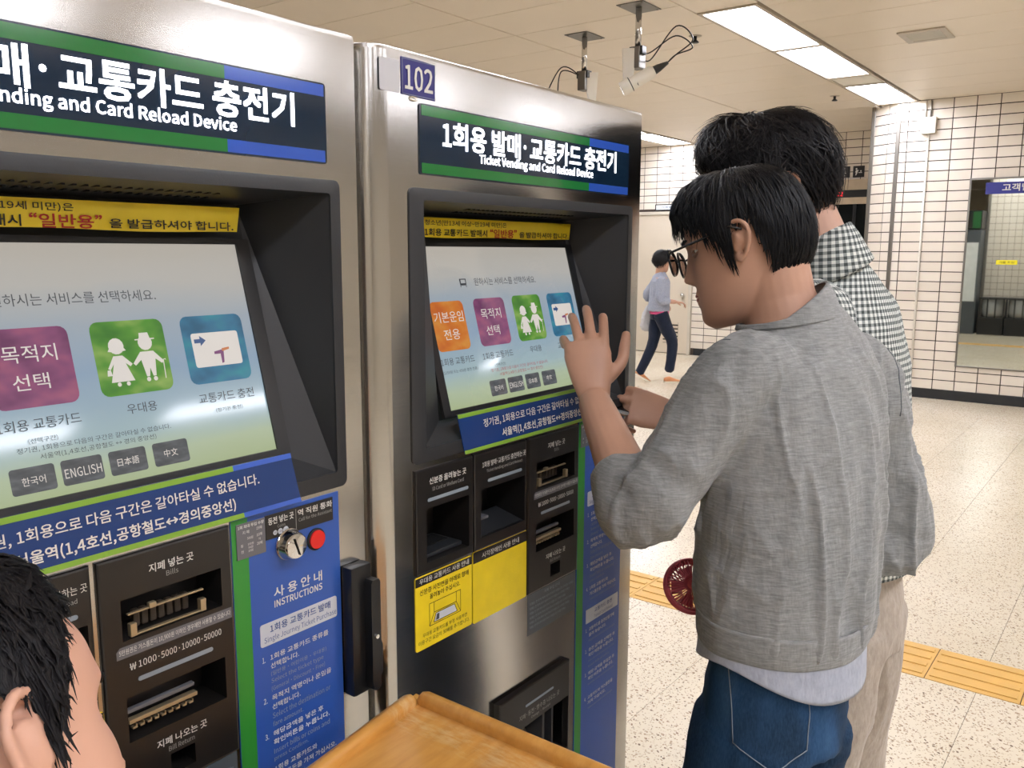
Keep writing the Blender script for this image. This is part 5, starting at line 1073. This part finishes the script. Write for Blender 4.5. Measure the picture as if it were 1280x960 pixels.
cl = open_tube([(1.365, -.342, 1.490), (1.364, -.340, 1.503), (1.363, -.338, 1.507)], [(.090, .0805), (.0825, .0765), (.0800, .0745)], 40, .003, up=LATu); cl.build('collar', 'grey_jersey', top, True)
from mathutils.bvhtree import BVHTree
bv = BVHTree.FromPolygons([v.co.copy() for v in top.data.vertices], [tuple(p.vertices) for p in top.data.polygons])
for S_, dirn in ((sL, 1), (sR, -1)):   # armhole seams
    n_ = V((-.93, .25, -.20)) if dirn == 1 else V((.95, -.25, -.18)); c_ = S_ + n_ * .016; n_.normalize(); a_ = V((0, 0, 1)); a_ = (a_ - n_ * a_.dot(n_)).normalized(); b_ = n_.cross(a_)
    pts_ = []
    for t in [6.283 * k / 48 for k in range(49)]:
        hit = bv.ray_cast(c_ + (a_ * math.cos(t) + b_ * math.sin(t)) * .16, -(a_ * math.cos(t) + b_ * math.sin(t)))
        if hit[0] is not None and (hit[0] - c_).length < .105 and (not pts_ or (hit[0] - pts_[-1]).length < .022): pts_.append(hit[0] + hit[1] * .0002)
        elif len(pts_) > 12: break
        else: pts_ = []
    if len(pts_) > 8: MB().tube(pts_, .0011, 6).build('seam', 'gray_paper', top, True)
hem = open_tube([(1.294, -.385, 1.05), (1.293, -.385, 1.022), (1.293, -.385, 1.010)], [(.1600, .1205), (.1590, .1195), (.156, .1165)], 56, .003, up=LATu)
for i, v_ in enumerate(hem.v):
    p = V(v_); k = (p - V((1.295, -.385, 0))); back = max(0, -(k.x * .26 + k.y * .96) / .12); hem.v[i] = (p.x, p.y, p.z - .012 * back ** 2 * (1 if p.z < 1.03 else .5) + .003 * noise.noise(p * 14))
hem.build('hem', 'grey_jersey', top, True)
un = open_tube([(1.293, -.385, 1.04), (1.291, -.385, .990), (1.290, -.385, .962)], [(.150, .111), (.153, .115), (.154, .117)], 56, .0025, up=LATu)
for i, v_ in enumerate(un.v):
    p = V(v_); k = (p - V((1.293, -.385, 0))); back = max(0, -(k.x * .26 + k.y * .96) / .112); side = abs(k.dot(LAT)) / .15
    w_ = (1.04 - p.z) / .08; un.v[i] = (p.x, p.y, p.z - w_ * (.024 * back ** 2 - .026 * side ** 3) + .004 * noise.noise(p * 11))
un.build('undershirt', 'white_cotton', g1, True)
# jeans
jn = MB(); hipL_, hipR_ = V((1.222, -.366, .86)), V((1.330, -.398, .86))
jn.tube([(1.278, -.380, .84), (1.280, -.382, .92), (1.286, -.384, 1.0)], [(.122, .106), (.122, .100), (.116, .086)], 36, up=LAT)
for S_, k_, f_ in ((hipL_, V((1.205, -.30, .47)), V((1.195, -.33, .045))), (hipR_, V((1.350, -.355, .47)), V((1.38, -.40, .045)))):
    limb(jn, [S_, S_ + (k_ - S_) * .5, k_, (k_ + f_) / 2, f_], [(.066, .098), (.072, .092), (.068, .074), (.060, .064), (.058, .064)], 26, 6, up=LAT)
jf = ridges((9, 9, 7), .0065, 9.1)
jeans = remeshed(jn, 'jeans', 0.007, 4, 'denim', g1, disp=jf)
# right back pocket
bj = BVHTree.FromPolygons([v.co.copy() for v in jeans.data.vertices], [tuple(p.vertices) for p in jeans.data.polygons])
ax_ = V((.92, -.38, 0)).normalized(); pin = V((.80, .60, 0)); pc = at(970, 878, 1.24) - pin * .12; ax_ = V((.603, -.798, 0))
def pkp(a, b_, o_):
    q = pc + ax_ * a + V((0, 0, b_)); h = bj.ray_cast(q, pin)
    return (h[0] if h[0] is not None else q + pin * .16) - pin * o_
out_ = [(-.062, .03), (.068, .026), (.062, -.085), (.004, -.120), (-.056, -.088)]
pk = MB(); nu = 14
def blend(u, w): 
    x = -.062 + .130 * u - (.006 if u > .5 else -.006) * w * abs(u - .5) * 2; zb = -.088 - .032 * (1 - abs(u - .5) * 2); return x, .03 + (zb - .03) * w
pk.add([pkp(*blend(i / nu, k / nu), .0035 if 0 < i < nu and 0 < k < nu else .0005) for k in range(nu + 1) for i in range(nu + 1)], [(k * (nu + 1) + i, k * (nu + 1) + i + 1, (k + 1) * (nu + 1) + i + 1, (k + 1) * (nu + 1) + i) for k in range(nu) for i in range(nu)])
pk.build('back_pocket', 'denim', jeans, True)
ed = [blend(.06, .02 + .93 * k / 10) for k in range(11)] + [blend(.06 + .88 * k / 12, .95) for k in range(13)] + [blend(.94, .95 - .93 * k / 10) for k in range(11)]
MB().tube([pkp(a, b_, .0048) for a, b_ in ed], .0008, 5).build('stitching', 'bar_gray', jeans, True)
for f_, a in ((V((1.195, -.335, 0)), .1), (V((1.40, -.405, 0)), -.25)): shoe(mtx(f_, (math.sin(-a), math.cos(a), 0)), g1, 'shoe_black')
# red hand fan in his right hand
fc = at(866, 731, 1.48); fn_ = (V((-.80, -.60, 0)) * .80 + V((0, 0, .62))).normalized(); FM = mtx(fc, fn_, V((0, 0, 1)))   # local y = towards the viewer
fan = thing('hand_fan', 'dark red round hand fan held at waist height by the boy in grey', 'hand fan', (0, 0, 0))
fm = lambda mb_: mb_.xf(FM)
fm(MB().tube([(.0445 * math.cos(a), 0, .0445 * math.sin(a)) for a in [6.2832 * k / 48 for k in range(49)]], .0024, 8)).tube([FM @ V((.0445 * math.cos(a), -.014, .0445 * math.sin(a))) for a in [6.2832 * k / 48 for k in range(49)]], .0024, 8).build('rim', 'fan_red', fan, True)
rb_ = MB()
for k in range(44):
    a = 6.2832 * k / 44; rb_.tube([FM @ V((r_ * math.cos(a + t_), y_, r_ * math.sin(a + t_))) for r_, y_, t_ in ((.0110, .006, 0), (.025, .005, .10), (.043, .001, .16))], .0011, 5)
tag(rb_.build('front_ribs', 'fan_red', fan, True), kind='stuff')
rb_ = MB()
for k in range(36):
    a = 6.2832 * k / 36; rb_.tube([FM @ V((r_ * math.cos(a), y_, r_ * math.sin(a))) for r_, y_ in ((.0445, -.014), (.042, -.028), (.030, -.038), (.012, -.040))], .0014, 5)
tag(rb_.build('rear_ribs', 'fan_red', fan, True), kind='stuff')
fm(MB().tube([(.0440 * math.cos(a), -.008, .0440 * math.sin(a)) for a in [6.2832 * k / 48 for k in range(49)]], (.006), 6)).build('side_band', 'fan_red', fan, True)
fm(MB().lathe([(.0005, .008), (.008, .008), (.0115, .005), (.0115, -.002), (.0005, -.002)], axis='Y')).build('hub', 'fan_red', fan, 'auto')
fm(MB().lathe([(.0005, .0086), (.003, .0086), (.003, .0075), (.0005, .0075)], axis='Y', seg=10)).build('badge', 'black_plastic', fan)
for k in range(5):
    a = 6.2832 * k / 5; fm(MB().add([(.006 * math.cos(a), -.012, .006 * math.sin(a)), (.036 * math.cos(a - .3), -.018, .036 * math.sin(a - .3)), (.037 * math.cos(a + .35), -.010, .037 * math.sin(a + .35)), (.007 * math.cos(a + .7), -.009, .007 * math.sin(a + .7)),
        (.006 * math.cos(a), -.0132, .006 * math.sin(a)), (.036 * math.cos(a - .3), -.0192, .036 * math.sin(a - .3)), (.037 * math.cos(a + .35), -.0112, .037 * math.sin(a + .35)), (.007 * math.cos(a + .7), -.0102, .007 * math.sin(a + .7))], [(0, 1, 2, 3), (7, 6, 5, 4), (0, 1, 5, 4), (1, 2, 6, 5), (2, 3, 7, 6)])).build('blade', 'fan_red', fan)
hp = wR + V((-.66, .40, -.20)).normalized() * .105
MB().tube([fc + V((.025, .005, -.035)), (fc + hp) / 2 + V((0, 0, -.01)), hp, hp + (hp - fc).normalized() * .06], [.009, .011, .0125, .012], 16).build('handle', 'fan_red', fan, True)

# ------------------------------------------------------------------ tall young man behind him, checked shirt
g2 = thing('person', 'tall young man with tousled black hair and checked shirt, looking at a phone', 'person', (0, 0, 0))
HT = mtx(at(982, 244, 1.63), (-.55, .80, -.42), (0, 0, 1))
b = MB(); add_head(b, HT)
nk = V((1.668, -.325, 1.562)); hb = HT @ V((0, -.035, -.045))
limb(b, [nk + V((0, 0, -.06)), nk, (nk + hb) / 2, hb, hb + V((0, .01, .03))], [.085, .066, .058, .057, .05], 24)
b.tube([(1.72, -.36, 1.05), (1.73, -.36, 1.2), (1.735, -.35, 1.38), (1.73, -.34, 1.49), (1.72, -.335, 1.54)], [(.14, .09), (.15, .095), (.165, .10), (.14, .08), (.07, .06)], 24, up=(1, 0, 0))
tsL, teL, twL = V((1.555, -.330, 1.465)), V((1.545, -.330, 1.200)), at(862, 540, 1.60)
tsR, teR, twR = V((1.842, -.350, 1.445)), V((1.885, -.330, 1.185)), V((1.82, -.10, 1.17))
limb(b, [tsL, (tsL + teL) / 2, teL], [.052, .046, .041]); limb(b, [teL, teL + (twL - teL) * .35, twL], [.041, .040, (.026, .028)])
limb(b, [tsR, (tsR + teR) / 2, teR], [.052, .046, .041]); limb(b, [teR, teR + (twR - teR) * .35, twR], [.041, .040, (.026, .028)])
tfw = at(806, 521, 1.60) - at(855, 534, 1.60)
hand(b, at(851, 534, 1.60), tfw, V((.35, .45, -.35)), -1, [(30, 62, 35), (55, 60, 40), (62, 62, 40), (66, 62, 40)], spread=.5, thumb_dir=(at(775, 508, 1.585) - at(826, 512, 1.60)), thumb=(.0, .3, .0))
hand(b, twR, V((-.5, .8, -.1)), V((-.6, -.4, -.2)), 1, [(25, 30, 20), (28, 32, 20), (30, 35, 22), (34, 36, 22)], spread=.8)
body2 = remeshed(b, 'body', 0.0033, 2, 'skin', g2); face_bits(HT, body2)
low = lerp([(0, 26), (30, 22), (50, 12), (70, 2), (80, 6), (92, 20), (104, 14), (118, -22), (150, -38), (180, -42)])
def thick(t, s): 
    top_ = .026 * max(0, 1 - s * .75); fr_ = .034 * max(0, math.cos(math.radians(t * .8))) * math.sin(min(1, s * 1.1) * 2.6)
    return (.008 + top_ + max(0, fr_)) * min(1, (1.03 - s) * (3.0 if t > 90 else 8)) + .002
hair(HT, g2, low, thick, 'hair_soft', 11, 3600, (.04, .085), .32, swirl=.7, wild=.6)
s_ = MB()
s_.tube([(1.725, -.375, .985), (1.725, -.375, .99), (1.725, -.37, 1.10), (1.728, -.36, 1.22), (1.718, -.355, 1.36), (1.700, -.345, 1.460), (1.680, -.335, 1.52), (1.662, -.322, 1.562)], [(.150, .118), (.155, .124), (.155, .122), (.162, .120), (.175, .116), (.165, .102), (.110, .082), (.070, .068)], 44, up=(1, 0, 0))
limb(s_, [V((1.64, -.34, 1.455)), tsL, (tsL + teL) / 2, teL, teL + (twL - teL) * .45], [.072, .070, .062, .056, .048], 22, 6)
limb(s_, [V((1.80, -.345, 1.455)), tsR, (tsR + teR) / 2, teR, teR + (twR - teR) * .45], [.074, .074, .068, .060, .050], 22, 6)
X_ = (1., 0., 0.)
wv_ = [((1.735, -.37, .8), (1.735, -.345, 1.56), (0., 1., 0.), .155, 1.9), (tsL, teL, (0., 1., 0.1), .062, 1), (teL, twL, (0., 0.2, 1.), .055, 1), (tsR, teR, (0., 1., .1), .064, 1), (teR, twR, (0., .2, 1.), .055, 1)]
shirt = remeshed(s_, 'checked_shirt', 0.0050, 4, 'gingham', g2, disp=ridges((13, 13, 6), .0042, 2.2), weave=wv_)
def weave_attr(o, A, B, ref, rad):
    me = o.data; n = len(me.vertices); co = np.zeros(n * 3); me.vertices.foreach_get('co', co); co = co.reshape(-1, 3); A, B, ref = map(np.array, (A, B, ref)); ax = (B - A) / np.linalg.norm(B - A); e1 = ref - ax * ref.dot(ax); e1 /= np.linalg.norm(e1); e2 = np.cross(ax, e1); rel = co - A
    uv = np.stack([rel @ ax, np.arctan2(rel @ e2, rel @ e1) * rad, np.zeros(n)], -1); a = me.attributes.new('weave', 'FLOAT_VECTOR', 'POINT'); a.data.foreach_set('vector', uv.ravel())
col_ = open_tube([(1.668, -.330, 1.545), (1.660, -.318, 1.579), (1.656, -.313, 1.599), (1.658, -.318, 1.589), (1.668, -.330, 1.553)], [(.078, .076), (.074, .072), (.073, .071), (.0765, .075), (.086, .083)], 44, .002, up=(1, 0, 0)).build('collar', 'gingham', shirt, True)
weave_attr(col_, (1.69, -.335, 1.52), (1.68, -.33, 1.62), (0., 1., 0.), .078)
sh = open_tube([(1.725, -.376, 1.02), (1.725, -.376, .985), (1.725, -.377, .965)], [(.160, .129), (.163, .131), (.161, .129)], 50, .0025, up=(1, 0, 0)).build('hem', 'gingham', shirt, True); weave_attr(sh, (1.735, -.37, .8), (1.735, -.37, 1.2), (0., 1., 0.), .155)
tr = MB(); tr.tube([(1.722, -.372, .80), (1.722, -.372, .90), (1.722, -.37, 1.0)], [(.150, .122), (.150, .118), (.138, .102)], 36, up=(1, 0, 0))
for S_, k_, f_ in ((V((1.648, -.37, .86)), V((1.640, -.345, .47)), V((1.635, -.385, .045))), (V((1.796, -.375, .86)), V((1.835, -.360, .47)), V((1.86, -.40, .045)))):
    limb(tr, [S_, S_ + (k_ - S_) * .5, k_, (k_ + f_) / 2, f_], [(.095, .112), (.098, .108), (.088, .092), (.080, .082), (.074, .078)], 26, 6, up=(1, 0, 0))
remeshed(tr, 'trousers', 0.007, 5, 'beige_trousers', g2, disp=ridges((8, 8, 5), .011, 3.3))
for f_, a in ((V((1.635, -.39, 0)), .1), (V((1.86, -.405, 0)), -.15)): shoe(mtx(f_, (math.sin(-a), math.cos(a), 0)), g2, 'shoe_black')
pm = mtx(at(792, 522, 1.615), at(770, 517, 1.60) - at(800, 524, 1.605), V((.1, -.5, 1)))
ph = thing('phone', 'silver phone held by the tall young man in the checked shirt', 'phone', (0, 0, 0))
MB().cbox(-.034, .034, -.045, .065, -.004, .003, .0028, pm).build('case', 'phone_silver', ph, 'auto'); MB().cbox(-.031, .031, -.040, .060, .003, .0038, .0003, pm).build('screen', 'dark_glass', ph)

SHIFT = V((.046, .034, .008)); g2.location = SHIFT; ph.location = SHIFT
for o_ in g2.children:
    if o_.name.split('.')[0] == 'shoe': o_.location.z -= .008
# ------------------------------------------------------------------ man bending at the first machine, lower left
g3 = thing('person', 'dark haired man bending at the slots of the ticket machine without a number', 'person', (0, 0, 0))
HL = mtx(V((.1741, -.2780, 1.2879)), (.966, .220, -.133), (.0033, .507, .862))
b = MB(); add_head(b, HL)
nk = HL @ V((0, -.075, -.135)); hb = HL @ V((0, -.035, -.045)); c3 = V((-.02, -.29, 1.02))
limb(b, [nk + V((-.04, 0, -.04)), nk, (nk + hb) / 2, hb, hb + (HL.to_3x3() @ V((0, .01, .03)))], [.085, .064, .058, .058, .05], 24)
lat3 = V((0, -1, 0))
b.tube([(-.22, -.33, .90), (-.12, -.33, 1.02), (.02, -.31, 1.08), (.08, -.29, 1.11)], [(.14, .09), (.15, .10), (.14, .085), (.07, .06)], 24, up=lat3)
aR = [V((-.02, -.485, 1.03)), V((-.06, -.50, .79)), V((.13, -.36, .86))]; aL = [V((.0, -.13, 1.03)), V((-.03, -.13, .80)), V((.15, -.14, .88))]
for S_, E_, W_ in (aR, aL): limb(b, [S_, (S_ + E_) / 2, E_], [.052, .046, .041]); limb(b, [E_, E_ + (W_ - E_) * .35, W_], [.041, .040, (.026, .028)])
hand(b, aR[2], V((.8, .5, .1)), V((0, .2, -1)), 1, [(25, 40, 25)] * 4, spread=.6); hand(b, aL[2], V((.9, .2, .1)), V((0, .1, -1)), -1, [(25, 40, 25)] * 4, spread=.6)
body3 = remeshed(b, 'body', 0.0034, 2, 'skin_pale', g3); face_bits(HL, body3, 'skin_pale')
low = lerp([(0, 46), (22, 44), (38, 40), (52, 32), (64, 20), (74, -10), (81, -12), (86, 10), (104, 14), (114, -10), (130, -36), (180, -46)])
def thick(t, s): return (.008 + .008 * (1 - s)) * min(1, (1.03 - s) * 3.5) + .0015
hair(HL, g3, low, thick, 'hair_soft', 23, 5200, (.018, .036), .22, swirl=.3, wild=.15)
s_ = MB(); s_.tube([(-.26, -.335, .84), (-.22, -.335, .92), (-.12, -.33, 1.02), (.01, -.31, 1.075), (.065, -.295, 1.10)], [(.155, .11), (.165, .12), (.18, .12), (.15, .095), (.085, .07)], 36, up=lat3)
for S_, E_, W_ in (aR, aL): limb(s_, [S_ + V((-.02, (-.31 - S_.y) * .4, 0)), S_, (S_ + E_) / 2, E_], [.07, .068, .062, .058], 20, 5)
remeshed(s_, 'dark_shirt', 0.007, 4, 'dark_shirt', g3, disp=ridges((12, 12, 8), .004, 6.0))
tr = MB(); tr.tube([(-.24, -.335, .78), (-.26, -.335, .87), (-.25, -.335, .93)], [(.15, .12), (.155, .12), (.15, .11)], 32, up=lat3)
for y_ in (-.42, -.25): limb(tr, [V((-.26, y_, .80)), V((-.20, y_, .46)), V((-.25, y_, .045))], [(.095, .10), (.068, .072), (.058, .062)], 22, 6, up=lat3); 
remeshed(tr, 'trousers', 0.009, 3, 'navy_trousers', g3, disp=ridges((9, 9, 6), .005, 5.0))
for y_ in (-.42, -.25): shoe(mtx((-.25, y_, 0), (1, 0, 0)), g3)

# ------------------------------------------------------------------ woman walking in the distance
g4 = thing('person', 'woman in a grey-blue blouse and navy trousers walking past the far door', 'person', (9.54, 4.13, 0))
hd_ = V((.62, -.78, 0)).normalized(); rt = hd_.cross(V((0, 0, 1)))
hd2 = (hd_ * .8 + V((.8, .6, 0)) * .6).normalized(); r2 = hd2.cross(V((0, 0, 1)))
def W_(f, r, z): return hd_ * f + rt * r + V((0, 0, z))       # forward, to her right, up
HWm = mtx(W_(.02, 0, 1.475), hd2 + V((0, 0, -.12)))
b = MB(); st0 = len(b.v); add_head(b, HWm)
limb(b, [W_(-.01, 0, 1.28), W_(-.01, 0, 1.34), W_(.0, 0, 1.43)], [.07, .052, .05], 18)
b.tube([W_(0, 0, .95), W_(0, 0, 1.1), W_(0, 0, 1.28), W_(0, 0, 1.33)], [(.12, .09), (.12, .085), (.14, .09), (.06, .05)], 20, up=rt)
wa = [[W_(-.01, -.155, 1.27), W_(-.13, -.19, 1.05), W_(.07, -.20, .97)], [W_(-.01, .155, 1.27), W_(-.03, .19, 1.02), W_(.16, .18, 1.0)]]
for S_, E_, Q_ in wa: limb(b, [S_, E_], [.042, .036], 14); limb(b, [E_, Q_], [.036, .024], 14)
hand(b, wa[0][2], V(wa[0][2] - wa[0][1]), V((0, 0, -1)), -1, [(30, 40, 25)] * 4, sc=.92); hand(b, wa[1][2], V(wa[1][2] - wa[1][1]), V((0, 0, -1)), 1, [(30, 40, 25)] * 4, sc=.92)
legs = [[W_(0, -.075, .86), W_(-.06, -.07, .46), W_(-.22, -.05, .09)], [W_(0, .075, .86), W_(.16, .07, .48), W_(.13, .07, .14)]]
for S_, K_, A_ in legs: limb(b, [S_, K_, A_], [.07, .05, .032], 16)
remeshed(b, 'body', .0075, 1, 'skin', g4)
hair(HWm, g4, lerp([(0, 20), (50, 5), (90, -10), (120, -35), (180, -48)]), lambda t, s: .026 * min(1, (1.03 - s) * 4) + .004, 'hair_soft', 31, 700, (.03, .05), .4, swirl=.6)
s_ = MB(); s_.tube([W_(-.01, 0, .88), W_(-.01, 0, .90), W_(0, 0, 1.05), W_(0, 0, 1.24), W_(0, 0, 1.31), W_(0, 0, 1.35)], [(.165, .125), (.175, .13), (.16, .12), (.165, .115), (.10, .08), (.06, .055)], 28, up=rt)
for S_, E_, Q_ in wa: limb(s_, [S_ * 1.0, S_ + (E_ - S_) * .5, E_, E_ + (Q_ - E_) * .55], [.06, .056, .052, .042], 16, 5)
remeshed(s_, 'blouse', .009, 2, 'blouse_grey', g4, disp=ridges((14, 14, 6), .008, 1.0))
open_tube([W_(-.0, 0, .93), W_(-.0, 0, .87), W_(0, 0, .845)], [(.150, .112), (.158, .118), (.155, .115)], 30, .003, up=rt).build('pink_top', 'pink_cotton', g4, True)
s_ = MB(); s_.tube([W_(0, 0, .78), W_(0, 0, .86), W_(0, 0, .92)], [(.13, .105), (.14, .11), (.13, .10)], 24, up=rt)
for S_, K_, A_ in legs: limb(s_, [S_, S_ + (K_ - S_) * .5, K_, A_ + (K_ - A_) * .05], [.092, .082, .066, .056], 18, 5)
remeshed(s_, 'trousers', .009, 2, 'navy_trousers', g4, disp=ridges((10, 10, 5), .005, 2.0))
shoe(mtx(W_(-.22, -.05, .055) + V((0, 0, .0)), hd_ + V((0, 0, -.55)), V((0, 0, 1))), g4, 'shoe_tan', 'sole', .25); shoe(mtx(W_(.14, .07, .0), hd_, V((0, 0, 1))), g4, 'shoe_tan', 'sole', .25)
hbg = tag(MB().add([tuple(q) for q in []], []).build('shopping_bag', 'white_plastic'), None) if False else None
bg = MB(); bc = V((9.54, 4.13, 0)) + W_(-.10, -.215, .78); 
limb(bg, [bc + V((0, 0, .15)), bc + V((0, 0, .05)), bc + V((0, 0, -.10)), bc + V((0, 0, -.15))], [(.02, .012), (.07, .035), (.10, .045), (.07, .03)], 18, 5, up=hd_)
bgo = remeshed(bg, 'plastic_bag', .008, 2, 'tape', None, disp=ridges((18, 18, 14), .010, 8.0)); tag(bgo, 'pale plastic bag hanging from the arm of the walking woman', 'bag')
